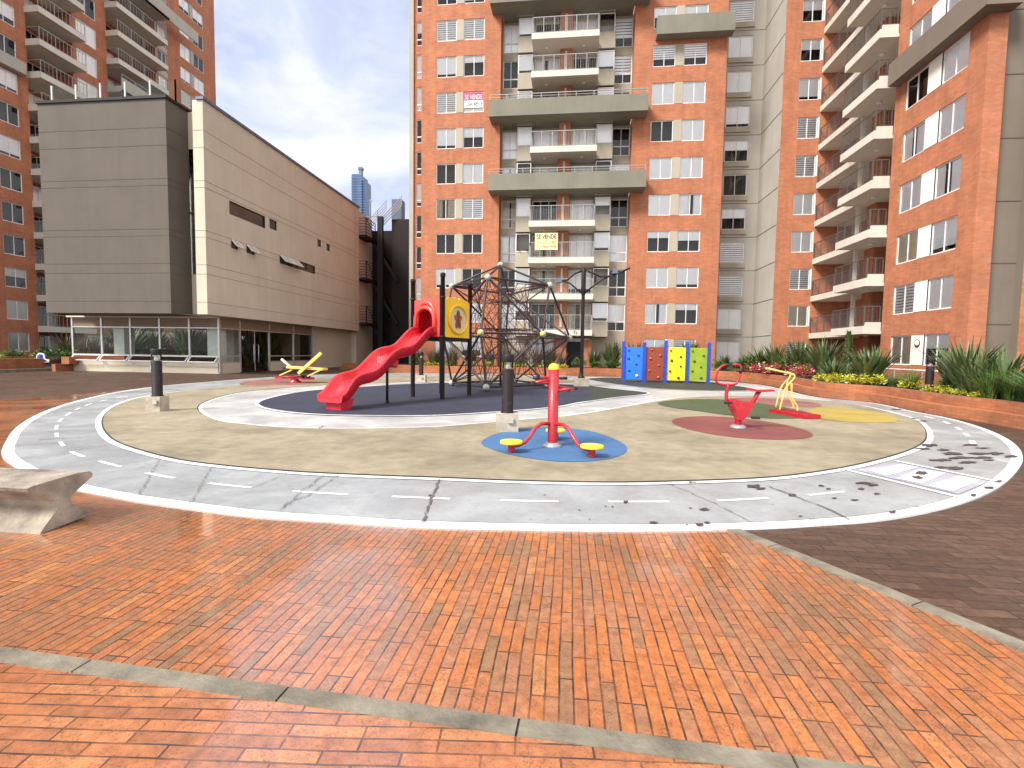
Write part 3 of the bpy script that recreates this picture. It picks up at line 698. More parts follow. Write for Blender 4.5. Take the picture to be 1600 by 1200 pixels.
for k in rows:
    zb = zt(k) - 2.40
    if k in (2, 4) or k in (-3, -1):
        if k in (-3, -1): pass
        b = MB(); b.box(-5.96, 5.0, YB, YS - .03 if False else YB + .14, zb + .03, zb + 1.16); b.box(-5.96, 5.0, YB + .14, YT - .01, zb + .03, zb + .2); b.box(-5.2, 4.0, YT - .01, YS - .02, zb + .03, zb + .2)
        b.box(-5.96, -5.82, YB + .14, YT - .01, zb + .2, zb + 1.16); b.box(4.86, 5.0, YB + .14, YT - .01, zb + .2, zb + 1.16)
        o = b.build('terrace', 'band_grey', tw); o['label'] = 'wide olive grey concrete parapet'
        r = MB(); zr = zb + 1.16
        for xa, xb in ((-5.9, 4.94),):
            r.bar((xa, YB + .07, zr + .34), (xb, YB + .07, zr + .34), .05, .05); r.bar((xa, YB + .07, zr + .17), (xb, YB + .07, zr + .17), .025, .025)
            for i in range(10): x = xa + (xb - xa) * i / 9; r.bar((x, YB + .07, zr), (x, YB + .07, zr + .33), .045, .045)
        r.build('railing', 'rail', o)
    elif k < 9:
        b = MB(); b.box(-3.02, 1.6, YB, YS - .02, zb, zb + .16); b.box(-3.02, 1.6, YB, YB + .12, zb + .16, zb + .40); b.box(-3.02, -2.9, YB + .12, YS - .8, zb + .16, zb + .40); b.box(1.48, 1.6, YB + .12, YS - .8, zb + .16, zb + .40)
        o = b.build('balcony', 'white_conc', tw)
        r = MB(); zr = zb + .40
        rail_run(r, (-2.95, YB + .06, 0), (1.53, YB + .06, 0), zr, zr + 1.05, .115, .75); rail_run(r, (-2.95, YB + .12, 0), (-2.95, YS - .8, 0), zr, zr + 1.05); rail_run(r, (1.53, YB + .12, 0), (1.53, YS - .8, 0), zr, zr + 1.05)
        r.build('railing', 'rail', o)
        l = MB()
        for x in (-2., .6): l.lathe([(.11, 0), (.13, -.03), (.09, -.06), (0, -.06)], (x, 36.3, zb - .003), 10)
        l.build('ceiling_lamp', 'white', o)
# band over the right windows
b = MB(); b.box(5.5, XR1 + .25, YT - .75, YT - .003, 23.22, 24.42); b.build('facade_band', 'band_grey', tw)
# entrance at the foot
e = MB(); e.box(-.15, .95, YS - 1.05, YS - .99, .0, 2.35); e.build('entrance_door', 'steel_black', tw)
e = MB(); e.box(-.95, -.2, YS - 1.5, YS - .96, 0, 2.5); e.box(1.0, 1.6, YS - 1.5, YS - .96, 0, 2.5); e.build('entrance_pier', 'brick', tw)
zb8 = zt(8) - 2.40
text_mesh('E.', .3, (-.34, YB - .012, zb8 + .10), (1, 0, 0), (0, 0, 1), .006, None, .24).build('entrance_lettering', 'ink', tw)
text_mesh('Ts', .3, (.27, YB - .012, zb8 + .10), (1, 0, 0), (0, 0, 1), .006, None, .24).build('entrance_lettering', 'ink', tw)

# signs for sale: hung things of their own
def sale_sign_window():
    u0, u1, z1 = -8.05, -6.53, zt(2)
    c = Vector(((u0 + u1) / 2, YT + .02, z1 - 1.1))
    t = thing('sale_sign', 'pink and white SE VENDE sign filling a third-row window of the brick tower', 'sign', c)
    m_ = MB(); m_.box(u0 + .06, u1 - .06, YT + .005, YT + .028, z1 - .62, z1 - .06); m_.build('header', 'sign_red', t)
    m_ = MB(); m_.box(u0 + .06, u1 - .06, YT + .006, YT + .028, z1 - 1.14, z1 - .625); m_.build('board', 'sign_white', t)
    text_mesh('SE VENDE', .3, (u0 + .13, YT - .002, z1 - .54), (1, 0, 0), (0, 0, 1), .004, 1.27, .32).build('lettering', 'sign_white', t)
    text_mesh('3204148914', .3, (u0 + .13, YT - .002, z1 - 1.02), (1, 0, 0), (0, 0, 1), .004, 1.27, .28).build('numerals', 'ink', t)
sale_sign_window()
def sale_banner():
    k = 6; zb = zt(k) - 2.40
    p0, p1 = PY(836, 386, YB + .02), PY(871.5, 365, YB + .02)
    t = thing('sale_banner', 'pale yellow SE VENDE banner tied above a balcony railing', 'banner', ((p0.x + p1.x) / 2, YB + .02, p0.z))
    W, H = p1.x - p0.x, p1.z - p0.z + .25; z0 = p0.z - .2
    m_ = MB(); n = 12
    for i in range(n):
        xa, xb = p0.x + W * i / n, p0.x + W * (i + 1) / n; ya, yb = YB + .02 + .012 * math.sin(i * 1.3), YB + .02 + .012 * math.sin((i + 1) * 1.3)
        m_.face([(xa, ya, z0), (xb, yb, z0), (xb, yb, z0 + H), (xa, ya, z0 + H)])
    for x in (p0.x, p1.x): m_.bar((x, YB + .03, z0 - .05), (x, YB + .03, z0 + H), .02, .02)
    m_.build('cloth', 'sign_yellow', t)
    text_mesh('SE VENDE', .3, (p0.x + .1, YB - .01, z0 + H * .66), (1, 0, 0), (0, 0, 1), .004, W - .2, H * .27).build('lettering', 'ink', t)
    text_mesh('314 271 1465', .3, (p0.x + .1, YB - .01, z0 + H * .38), (1, 0, 0), (0, 0, 1), .004, W - .2, H * .19).build('numerals', 'ink_orange', t)
    text_mesh('313 8667448', .3, (p0.x + .1, YB - .01, z0 + H * .13), (1, 0, 0), (0, 0, 1), .004, W - .2, H * .17).build('numerals', 'ink_orange', t)
sale_banner()

# ------------------------------------------------------------------ RIGHT TOWER
rt = thing('brick_tower', 'orange brick tower on the right with white balconies stepping along its side', 'apartment tower', (17, 30, 0))
XF, XN, YC = 16.5, 16.5, 22.7
w = MB(); hf = []; hx = []
for k in rows:
    z1 = zt(k) - .15; hf.append((15.08, 16.40, z1 - 1.42, z1)); window(rt, 15.74, YT, z1 - 1.42, 1.32, 1.42, {0: 'w45', 1: 'w45', 2: 'w85', 3: 'z100', 4: 'z100', 5: 'w100', 6: 'w100', 7: 'z100', 8: 'b100', 9: 'z100'}.get(k, rkind()), 0, 2)
    ks = {0: ('z70', 'z100'), 1: ('z100', 'z100'), 2: ('z70', 'w30'), 3: ('w100', 'w85'), 4: ('d', 'w100'), 5: ('cw', 'w100'), 6: ('w100', 'cw'), 7: ('b100', 'w85'), 8: ('z100', 'w100'), 9: ('b100', 'w45')}.get(k, (rkind(), rkind()))
    z1 = zt(k) - .02
    for s, (y0, y1) in enumerate(((26.06, 27.65), (23.67, 25.22))):
        hx.append((y0, y1, z1 - 1.45, z1)); window(rt, XN, (y0 + y1) / 2, z1 - 1.45, y1 - y0, 1.45, ks[s], -PI / 2, 2)
w.wall('y', YT, 14.05, 16.5, 0, TOP, hf); w.wall('x', XN, YC, 28.45, 0, TOP, hx, True)
XB = 18.9
w.face([(XN, 28.45, 0), (XB, 28.45, 0), (XB, 28.45, TOP), (XN, 28.45, TOP)][::-1])
w.face([(XN, YT, 0), (XB + 1, YT, 0), (XB + 1, YT, TOP), (XN, YT, TOP)])
w.face([(XN, YC, 0), (17.2, YC, 0), (17.2, YC, TOP), (XN, YC, TOP)]); w.face([(18.42, YC, 0), (24, YC, 0), (24, YC, TOP), (18.42, YC, TOP)])
w.face([(17.2, YC, 0), (17.2, YC + .35, 0), (17.2, YC + .35, TOP), (17.2, YC, TOP)])
w.face([(14.05, YT, TOP), (30, YT, TOP), (30, 52, TOP), (14.05, 52, TOP)]); w.face([(XN, YC, TOP), (30, YC, TOP), (30, YT, TOP), (XN, YT, TOP)])
hb = []
for k in rows:
    zf = zt(k) - 2.22
    for y0, y1 in ((28.9, 30.9), (32.4, 34.6)):
        hb.append((y0, y1, zf, zf + 2.05)); window(rt, XB, (y0 + y1) / 2, zf, y1 - y0, 2.05, RK.choice(['d', 'w100', 'cw', 'w70', 'd']), -PI / 2, 2, 0, 'balcony_door')
w.wall('x', XB, 28.45, YT, 0, TOP, hb, True)
w.build('wall', 'brick', rt)
for k in rows:
    z1 = zt(k) - .02
    piece('window_panel', 'white_panel', rt, XN - .015, XN + .1, 25.22, 26.06, z1 - 1.43, z1 - .02)
    piece('window_trim', 'white_panel', rt, 16.40, 16.50, YT - .012, YT + .08, z1 - 1.53, z1 - .15)
cc = MB()
cc.face([(14.05, YT, 0), (14.05, YW + .05, 0), (14.05, YW + .05, TOP), (14.05, YT, TOP)][::-1])
cc.build('concrete_wall', 'conc_grey', rt)
cc = MB(); cc.face([(17.2, YC + .35, 0), (18.42, YC + .35, 0), (18.42, YC + .35, TOP), (17.2, YC + .35, TOP)]); cc.face([(18.42, YC, 0), (18.42, YC + .35, 0), (18.42, YC + .35, TOP), (18.42, YC, TOP)][::-1]); cc.build('concrete_column', 'conc_brown', rt)
for k in rows:
    z = zt(k) - 2.2
    piece('joint_line', 'groove', rt, 17.21, 18.41, YC + .335, YC + .36, z - .02, z + .02); piece('joint_line', 'groove', rt, 14.035, 14.06, YT + .01, YW - .02, z - .02, z + .02)
pr = MB(); pr.box(17.3, XB - .003, 31.0, 31.9, 0, TOP - .3); pr.build('pier', 'brick', rt)
pr = MB(); pr.box(16.62, 16.78, 31.55, 31.75, 0, TOP - .4); pr.build('corner_post', 'white_conc', rt)
for k in rows:
    zb = zt(k) - 2.40
    if k < 9:
        b = MB(); xa = 15.6
        b.box(xa, XB - .003, 28.5, 31.75, zb, zb + .16); b.box(xa, xa + .12, 28.5, 31.75, zb + .16, zb + .42); b.box(xa + .12, XN - .002, 28.5, 28.62, zb + .16, zb + .62)
        o = b.build('balcony', 'white_conc', rt); zr = zb + .42
        r = MB(); rail_run(r, (xa + .06, 28.56, 0), (xa + .06, 31.7, 0), zr, zr + 1.05, .13, .8); rail_run(r, (xa + .1, 28.56, 0), (XN - .05, 28.56, 0), zr + .2, zr + 1.05, .13, .45)
        r.build('railing', 'rail_dark', o)
        l = MB(); l.lathe([(.12, 0), (.14, -.03), (.09, -.07), (0, -.07)], (16.6, 30.0, zb - .003), 10); l.build('ceiling_lamp', 'white', o)
        b = MB(); xa = 16.5
        b.box(xa, XB - .003, 31.76, YT - .01, zb, zb + .16); b.box(xa, xa + .12, 31.76, YT - .01, zb + .16, zb + .36)
        o = b.build('balcony', 'white_conc', rt); zr = zb + .36
        r = MB(); rail_run(r, (xa + .06, 31.8, 0), (xa + .06, YT - .05, 0), zr, zr + 1.05, .13, .9); r.build('railing', 'rail_dark', o)
b = MB(); b.box(15.95, XN - .003, YC - .55, 28.2, 15.35, 16.45); b.box(XN - .003, 17.25, YC - .55, YC - .003, 15.35, 16.45)
b.build('facade_band', 'brown_band', rt)
# round lamp on the white panel of the ground floor
l = MB(); l.lathe([(.0, .1), (.1, .09), (.14, .03), (.14, 0)], (XN - .016, 25.6, 2.2), 14, (-1, 0, 0)); l.build('wall_lamp', 'white', rt)
l = MB(); l.lathe([(.17, .02), (.17, 0)], (XN - .016, 25.6, 2.2), 14, (-1, 0, 0)); l.lathe([(.19, .03), (.145, .031)], (XN - .016, 25.6, 2.2), 14, (-1, 0, 0)); l.build('lamp_ring', 'black', rt)

# ------------------------------------------------------------------ LEFT TOWER
XL = -43.3
lt = thing('distant_tower', 'tall orange brick tower behind the dark clubhouse, thin balconies stacked up it', 'apartment tower', (XL, 46, 0))
SL, ZL = 2.51, 25.1
w = MB(); hl = []; lrows = range(-8, 10); LT = 46.5
for k in lrows:
    z1 = ZL - SL * k
    for y0, y1, p, hh in ((33.7, 35.25, 2, 1.5), (40.1, 42.0, 2, 1.75), (51.9, 53.4, 2, 1.5), (53.9, 55.5, 2, 1.5)):
        kd_ = RK.choice(['w100', 'w100', 'w85', 'd', 'w70', 'z100']) if k < 2 or y0 > 36 else {2: 'd', 3: 'w85', 4: 'd', 5: 'd', 6: 'd', 7: 'w45', 8: 'w100', 9: 'w100'}.get(k, 'w70')
        hl.append((y0, y1, z1 - hh, z1)); window(lt, XL, (y0 + y1) / 2, z1 - hh, y1 - y0, hh, kd_, PI / 2, p)
    if k < 8:
        for y0, y1 in ((48.9, 50.0),): hl.append((y0, y1, z1 - 1.9, z1)); window(lt, XL, (y0 + y1) / 2, z1 - 1.9, y1 - y0, 1.9, RK.choice(['w85', 'd', 'w45']), PI / 2, 2, .6, 'tall_window')
hl += [(36.0, 39.7, 0, LT), (43.0, 48.6, 0, LT)]
w.wall('x', XL, 24, 57.4, 0, LT, hl)
for y0, y1 in ((36.0, 39.7), (43.0, 48.6)):
    w.face([(XL, y0, 0), (XL - 1.6, y0, 0), (XL - 1.6, y0, LT), (XL, y0, LT)][::-1]); w.face([(XL, y1, 0), (XL - 1.6, y1, 0), (XL - 1.6, y1, LT), (XL, y1, LT)])
w.face([(XL, 24, 0), (XL - 14, 24, 0), (XL - 14, 24, LT), (XL, 24, LT)][::-1]); w.face([(XL, 57.4, 0), (XL - 14, 57.4, 0), (XL - 14, 57.4, LT), (XL, 57.4, LT)])
w.face([(XL, 24, LT), (XL, 57.4, LT), (XL - 14, 57.4, LT), (XL - 14, 24, LT)])
hd = []
for k in lrows:
    zf = ZL - SL * k - 2.2
    for y0, y1 in ((36.6, 39.0), (43.5, 45.4), (46.2, 48.2)):
        hd.append((y0, y1, zf, zf + 2.05)); window(lt, XL - 1.6, (y0 + y1) / 2, zf, y1 - y0, 2.05, RK.choice(['d', 'w70', 'd', 'cw', 'd']), PI / 2, 2, 0, 'balcony_door')
w.wall('x', XL - 1.6, 36.0, 39.7, 0, LT, hd); w.wall('x', XL - 1.6, 43.0, 48.6, 0, LT, hd)
w.build('wall', 'brick', lt)
for k in lrows: piece('window_panel', 'conc_grey', lt, XL - .1, XL + .015, 53.4, 53.9, ZL - SL * k - 1.48, ZL - SL * k - .02); piece('spandrel', 'conc_grey', lt, XL - .1, XL + .02, 48.75, 50.1, ZL - SL * k - 2.45, ZL - SL * k - 1.95)
for k in lrows:
    zb = ZL - SL * k - 2.40
    if k > 8: continue
    for y0, y1 in ((35.9, 39.8), (42.9, 48.7)):
        wide = (y0 > 40 and k in (-1, -5))
        b = MB(); xo = XL + (1.3 if not wide else 1.6); yb1 = y1 if not wide else y1 + 4.0
        b.box(XL - 1.58, xo, y0, y1, zb, zb + .16)
        b.box(xo - .12, xo, y0, yb1, zb + .16 if not wide else zb, zb + (.45 if not wide else 1.2)); b.box(XL + .01, xo - .12, y0, y0 + .12, zb + .16, zb + .5)
        o = b.build('balcony', 'white_conc' if not wide else 'conc_grey', lt)
        r = MB(); zr = zb + (.45 if not wide else 1.2); rail_run(r, (xo - .06, y0 + .05, 0), (xo - .06, y1 - .05, 0), zr, zr + (.95 if not wide else .35), .3, 1.3, .02); r.bar((XL + .05, y0 + .06, zr + .95), (xo - .06, y0 + .06, zr + .95), .04, .04)
        r.build('railing', 'rail', o)
b = MB(); b.box(XL + .003, XL + .8, 51.6, 57.9, 25.1 - SL * 0 + .05 - 2.0 + 2.5, 26.75); b.build('facade_band', 'conc_grey', lt)
b = MB(); b.box(XL + .003, XL + .5, 33.2, 35.5, ZL + .1 - SL * 1 - 0, ZL + 1.0 - SL); b.build('facade_band', 'conc_grey', lt)

# ------------------------------------------------------------------ CLUBHOUSE
ch = thing('clubhouse', 'low modern clubhouse, dark grey box joined to a beige hall over a glass base', 'building', (-24, 30, 0))
ZB, ZTOP = 3.3, 14.4
d = MB(); d.box(-28.6, -21.1, 24.2, 44, ZB, ZTOP); d.build('dark_box', 'dark_render', ch)
g = MB()
for z in (12.95, 12.05, 10.35, 10.0, 7.75, 7.4, 5.95, 5.45, 3.95): g.box(-28.61, -21.09, 24.19, 25.85, z - .022, z + .022)
g.build('dark_box_groove', 'groove', ch)
c = MB(); c.box(-28.68, -21.0, 24.12, 24.5, ZTOP + .002, ZTOP + .14); c.box(-21.4, -21.0, 24.5, 44, ZTOP + .002, ZTOP + .14); c.box(-28.68, -28.3, 24.5, 44, ZTOP + .002, ZTOP + .14); c.build('coping', 'steel_black', ch)
bw_ = MB()
hb = []
def wy(px, py): p = ray(px, py); t = -19.4 / p.x; return p.y * t, EYE + p.z * t
SLITS = [((358, 313), (414, 350), .75), ((421, 341), (433, 357), .62), ((361, 373), (372, 378), .52), ((385, 381), (398, 386), .52), ((437, 397), (492, 412), .6), ((496, 373), (502, 376), .55), ((510, 380), (516, 383), .55)]
slit = []
for a, b_, hh in SLITS:
    y0, z1 = wy(*a); y1, _ = wy(*b_); slit.append((y0, y1, z1 - hh, z1))
bw_.wall('x', -19.4, 24.7, 44.1, ZB, ZTOP + .1, slit)
bw_.face([(-20.0, 24.7, ZB), (-19.4, 24.7, ZB), (-19.4, 24.7, ZTOP + .1), (-20.0, 24.7, ZTOP + .1)]); bw_.face([(-20.0, 25.7, ZB), (-20, 24.7, ZB), (-20, 24.7, ZTOP + .1), (-20, 25.7, ZTOP + .1)])
bw_.face([(-21.09, 25.7, ZB), (-20, 25.7, ZB), (-20, 25.7, ZTOP), (-21.09, 25.7, ZTOP)])
bw_.face([(-19.4, 44.1, ZB), (-21.09, 44.1, ZB), (-21.09, 44.1, ZTOP + .1), (-19.4, 44.1, ZTOP + .1)]); bw_.face([(-21.09, 24.7, ZB), (-21.09, 44.1, ZB), (-19.4, 44.1, ZB), (-19.4, 24.7, ZB)])
bw_.face([(-21.09, 25.7, ZTOP + .1), (-19.4, 25.7, ZTOP + .1), (-19.4, 44.1, ZTOP + .1), (-21.09, 44.1, ZTOP + .1)]); bw_.face([(-20.0, 24.7, ZTOP + .1), (-19.4, 24.7, ZTOP + .1), (-19.4, 25.7, ZTOP + .1), (-20.0, 25.7, ZTOP + .1)])
bw_.build('beige_hall', 'beige', ch)
g = MB()
for z in (12.95, 12.05, 10.35, 10.0, 7.75, 7.4, 5.95, 5.45, 3.95):
    spans = [(24.69, 44.1)]
    for y0, y1, a, b_ in slit:
        if a - .03 < z < b_ + .03: spans = [q for s_ in spans for q in ((s_[0], min(s_[1], y0 - .01)), (max(s_[0], y1 + .01), s_[1])) if q[1] > q[0]]
    for a, b_ in spans: g.box(-19.42, -19.392, a, b_, z - .016, z + .016)
    g.box(-19.99, -19.42, 24.692, 24.72, z - .016, z + .016)
g.box(-19.42, -19.392, 43.3, 43.33, ZB + .1, ZTOP)
g.build('hall_groove', 'hall_joint', ch)
c = MB(); c.box(-19.75, -19.3, 24.62, 44.2, ZTOP + .103, ZTOP + .24); c.build('coping', 'blue_clad', ch)
c = MB(); c.box(-21.05, -20.02, 25.66, 25.69, 5.6, 12.4); c.build('slot_window', 'glass', ch)
c = MB(); c.box(-21.05, -20.02, 25.62, 25.66, 8.9, 9.0); c.box(-21.0, -20.1, 25.693, 25.698, 5.6, 12.4); c.build('slot_backing', 'room', ch)
for i, (y0, y1, z0, z1) in enumerate(slit):
    wd = y1 - y0; k = 1 if wd < 1.6 else (1 if i == 0 else 4)
    o = window(ch, -19.4, (y0 + y1) / 2, z0, wd, z1 - z0, 's', PI / 2, k, 0, 'slit_window')
    vents = {2: [(y0, y1)], 3: [(y0, y1)], 4: [(y0, y0 + wd / 4), (y0 + wd / 4, y0 + wd / 2)]}.get(i, [])
    for a, b_ in vents:      # hoppers propped open
        v = MB(); zt_ = z1 - .05; hgt = (z1 - z0) * .95; dx, dz = math.sin(.75) * hgt, math.cos(.75) * hgt
        pts = [Vector((-19.38, a + .03, zt_)), Vector((-19.38, b_ - .03, zt_)), Vector((-19.38 + dx, b_ - .03, zt_ - dz)), Vector((-19.38 + dx, a + .03, zt_ - dz))]
        for p_, q_ in zip(pts, pts[1:] + pts[:1]): v.bar(p_, q_, .05, .04)
        v.mi = 1; v.face(pts); v.build('vent_sash', ['frame', 'alu'], ch)
# glass base
XG, YG = -20.2, 26.6
base = MB(); base.box(-29.7, XG, YG - .05, YG + .15, 0, .62); base.box(XG - .15, XG + .05, YG + .15, 28.35, 0, .62); base.box(XG - .15, XG + .05, 31.45, 37.0, 0, .62); base.build('plinth', 'beige', ch)
hw_ = MB(); hw_.box(XG - .2, XG, 37.0, 44.05, 0, ZB - .003); hw_.box(-29.7, XG - .21, 43.8, 44.0, 0, ZB - .003); hw_.build('ground_wall', 'beige', ch)
hd_ = MB(); hd_.box(-29.7, XG, YG - .02, YG + .06, 2.68, ZB - .004); hd_.box(XG - .06, XG + .02, YG + .06, 37.0, 2.68, ZB - .004); hd_.build('header', 'wood', ch)
so = MB(); so.box(-29.8, XG + .1, YG - .3, YG + .02 - .05, ZB - .09, ZB - .005); so.build('soffit_trim', 'white_conc', ch)
mu = MB()
mx = [-29.7, -27.75, -25.85, -23.95, -22.05, XG]
for x in mx: mu.box(x - .05, x + .05, YG - .06, YG + .05, .62, ZB - .1)
mu.box(-29.7, XG, YG - .055, YG + .045, 2.62, 2.68); mu.box(-29.7, XG, YG - .055, YG + .045, .98, 1.05); mu.box(-29.7, XG, YG - .055, YG + .045, .62, .68)
my = [26.6, 28.4, 31.4, 34.37, 37.0]
for y in my: mu.box(XG - .05, XG + .06, y - .05, y + .05, .05, ZB - .1)
mu.box(XG - .045, XG + .055, YG, 37, 2.62, 2.68)
for a, b_ in ((26.6, 28.4), (31.4, 37.0)): mu.box(XG - .045, XG + .055, a, b_, .98, 1.06); mu.box(XG - .045, XG + .055, a, b_, .62, .68)
mu.build('glazing_frame', 'alu', ch)
gl = MB(); gl.face([(-29.7, YG, .68), (XG, YG, .68), (XG, YG, 2.62), (-29.7, YG, 2.62)]); gl.build('glass_front', 'glass_clear', ch); gl = MB(); gl.face([(XG, YG, .68), (XG, 28.4, .68), (XG, 28.4, 2.62), (XG, YG, 2.62)]); gl.build('glass_side', 'glass_clear', ch); gl = MB(); gl.face([(XG, 31.4, .68), (XG, 37, .68), (XG, 37, 2.62), (XG, 31.4, 2.62)])
gl.build('glass_side', 'glass_clear', ch)
dr = MB(); dr.face([(XG, 28.45, .05), (XG, 31.35, .05), (XG, 31.35, 2.62), (XG, 28.45, 2.62)]); do = dr.build('glass_door', 'glass_clear', ch)
h = MB()
for y in (29.62, 30.1): h.tube([(XG + .02, y, .62), (XG + .1, y, .62), (XG + .1, y, 1.75), (XG + .02, y, 1.75)], .025, 6)
h.box(XG - .02, XG + .02, 29.84, 29.88, .05, 2.62); h.build('handle', 'alu', do)
for i in range(5):          # low hopper vents propped open along the front
    a, b_ = mx[i] + .08, mx[i + 1] - .08
    v = MB(); pts = [Vector((a, YG - .06, .98)), Vector((b_, YG - .06, .98)), Vector((b_, YG - .33, .68)), Vector((a, YG - .33, .68))]
    for p_, q_ in zip(pts, pts[1:] + pts[:1]): v.bar(p_, q_, .05, .05)
    v.mi = 1; v.face(pts); v.build('vent_sash', ['frame', 'glass'], ch)
it = MB(); it.box(-29.6, XG - .25, 26.9, 43.7, .02, .1); it.mi = 1; it.box(-29.6, XG - .2, 26.75, 43.7, ZB - .35, ZB - .1)
it.mi = 2; it.box(-24.6, XG - .3, 35.6, 35.8, .1, 2.95); it.mi = 3; it.box(-29.6, -24.7, 37.5, 37.7, .1, 2.05); it.box(-29.6, -24.7, 37.5, 37.7, 2.5, 2.95)
for x in (-29.4, -28.3, -27.2, -26.1, -25.0): it.box(x - .1, x + .1, 37.45, 37.75, .1, 2.95)
it.build('interior', ['paver_dark', 'interior_wall', 'interior_wall', 'clad'], ch)
for x, y in ((-27.0, 27.3), (-20.95, 27.4), (-24.0, 33.0)):
    p_ = MB(); p_.box(x - .35, x + .35, y - .35, y + .35, .1, ZB - .36); p_.build('column', 'white', ch)
# terrace balustrade of glass on the roof
gp = MB(); X0, X1 = -28.5, -21.1
for i in range(6):
    x = X0 + (X1 - X0) * i / 5; gp.bar((x, 24.9, ZTOP), (x, 24.9, ZTOP + 1.3), .06, .06)
for i in range(5): y = 24.9 + i * 2.2; gp.bar((X1, y, ZTOP), (X1, y, ZTOP + 1.3), .06, .06)
gp.mi = 1; gp.face([(X0, 24.9, ZTOP + .2), (X1, 24.9, ZTOP + .2), (X1, 24.9, ZTOP + 1.25), (X0, 24.9, ZTOP + 1.25)]); gp.face([(X1, 24.9, ZTOP + .2), (X1, 33.7, ZTOP + .2), (X1, 33.7, ZTOP + 1.25), (X1, 24.9, ZTOP + 1.25)])
gp.build('roof_balustrade', ['frame', 'glass_clear'], ch)
fl = G(250, 581); f = MB(); f.box(-24.5, -24.05, YG - .16, YG - .053, .2, .42); f.build('floodlight', 'white', ch)

# ------------------------------------------------------------------ FIRE ESCAPE
fe = thing('fire_escape', 'black steel fire escape between the beige hall and the brick tower', 'staircase', (-18.6, 48, 0))
for z in (12.15, 8.25, 4.1):
    l = MB(); l.box(-19.70, -18.75, 44.3, 46.6, z - .22, z); o = l.build('landing', 'steel_black', fe)
    r = MB()
    for (a, b_) in (((-19.68, 44.32), (-18.8, 44.32)), ((-18.8, 44.32), (-18.8, 46.5))):
        for i in range(6): zz = z + .25 * (i + 1); r.bar((a[0], a[1], zz), (b_[0], b_[1], zz), .04 if i < 5 else .06, .04)
        for p_ in (a, b_): r.bar((p_[0], p_[1], z), (p_[0], p_[1], z + 1.55), .06, .06)
    r.tube([(-18.8, 44.4, z + 1.5), (-18.8, 45.2, z + 1.1), (-18.8, 46.0, z + .1)], .03, 6); r.build('railing', 'steel_black', o)
for z0, z1, flip in ((0, 4.1, 0), (4.1, 8.25, 0), (8.25, 12.15, 0)):
    s_ = MB(); n = 14
    for i in range(n):
        t = i / n; x = -19.2 + 2.6 * t; s_.box(x, x + .22, 46.6, 47.7, z0 + (z1 - z0) * (1 - t) - .08, z0 + (z1 - z0) * (1 - t) - .02)
    s_.bar((-19.2, 46.55, z1), (-16.6, 46.55, z0), .06, .28); s_.bar((-19.2, 47.75, z1), (-16.6, 47.75, z0), .06, .28); s_.build('flight', 'steel_black', fe)
s_ = MB(); s_.bar((-18.2, 46.3, 0), (-18.2, 46.3, 14.3), .5, .35); s_.build('column', 'steel_black', fe)
s_ = MB(); s_.box(-20.6, -17.3, 48.03, 48.4, 0, 13.4); s_.build('alley_shade_backdrop', 'clad', fe)  # added backdrop, coloured near black for the shade deep in the alley
hw2 = MB(); hw2.box(-21.0, -19.72, 44.12, 48.0, 0, 14.45); hw2.build('rear_wall', 'beige', ch)
s_ = MB(); s_.box(-17.3, -15.6, 46.9, 49.5, 0, 14.2); s_.build('shaft', 'clad', fe)
s_ = MB(); s_.box(-17.9, -16.9, 48.5, 49.6, 14.2, 16.6); s_.build('shaft_top', 'blue_clad', fe)
r = MB()
for a, b_ in (((-19.3, 46.2, 13.1), (-17.6, 46.2, 14.9)), ((-18.0, 46.6, 13.6), (-16.2, 46.6, 15.4))):
    for i in range(4): r.bar((a[0], a[1], a[2] + i * .28), (b_[0], b_[1], b_[2] + i * .28), .05, .05)
    for t in (0, .5, 1): p_ = Vector(a).lerp(Vector(b_), t); r.bar(p_, p_ + Vector((0, 0, .9)), .05, .05)
r.bar((-20, 46.2, 14.3), (-17.6, 46.2, 14.3), .05, .05); r.bar((-19.2, 46.2, 14.2), (-19.2, 46.2, 15.9), .05, .05); r.bar((-19.2, 46.2, 15.85), (-19.0, 46.2, 15.75), .14, .1)
r.build('stair_railing', 'rail', fe)

# ------------------------------------------------------------------ FAR SKYSCRAPER
sk = thing('skyscraper', 'slender blue glass skyscraper far off above the beige roof', 'skyscraper', (-176, 400, 0))
s_ = MB(); s_.box(-182, -176.5, 400, 412, 0, 147.5); s_.box(-176.5, -173, 399, 412, 0, 146.2); s_.box(-173, -170.2, 400.5, 412, 0, 142); s_.build('shaft', 'skyglass', sk)
s_ = MB()
for i in range(60): s_.box(-182.05, -170.15, 398.95, 399.0 if i < 0 else 400.0 - .9, 20 + i * 2.1, 20.35 + i * 2.1)
s_.build('floor_bands', 'blue_clad', sk)
s_ = MB(); s_.box(-177.6, -175.0, 404, 407, 147.5, 152.5); s_.box(-178.1, -174.6, 403.6, 407.4, 152.5, 154.5); s_.build('crown', 'blue_clad', sk)

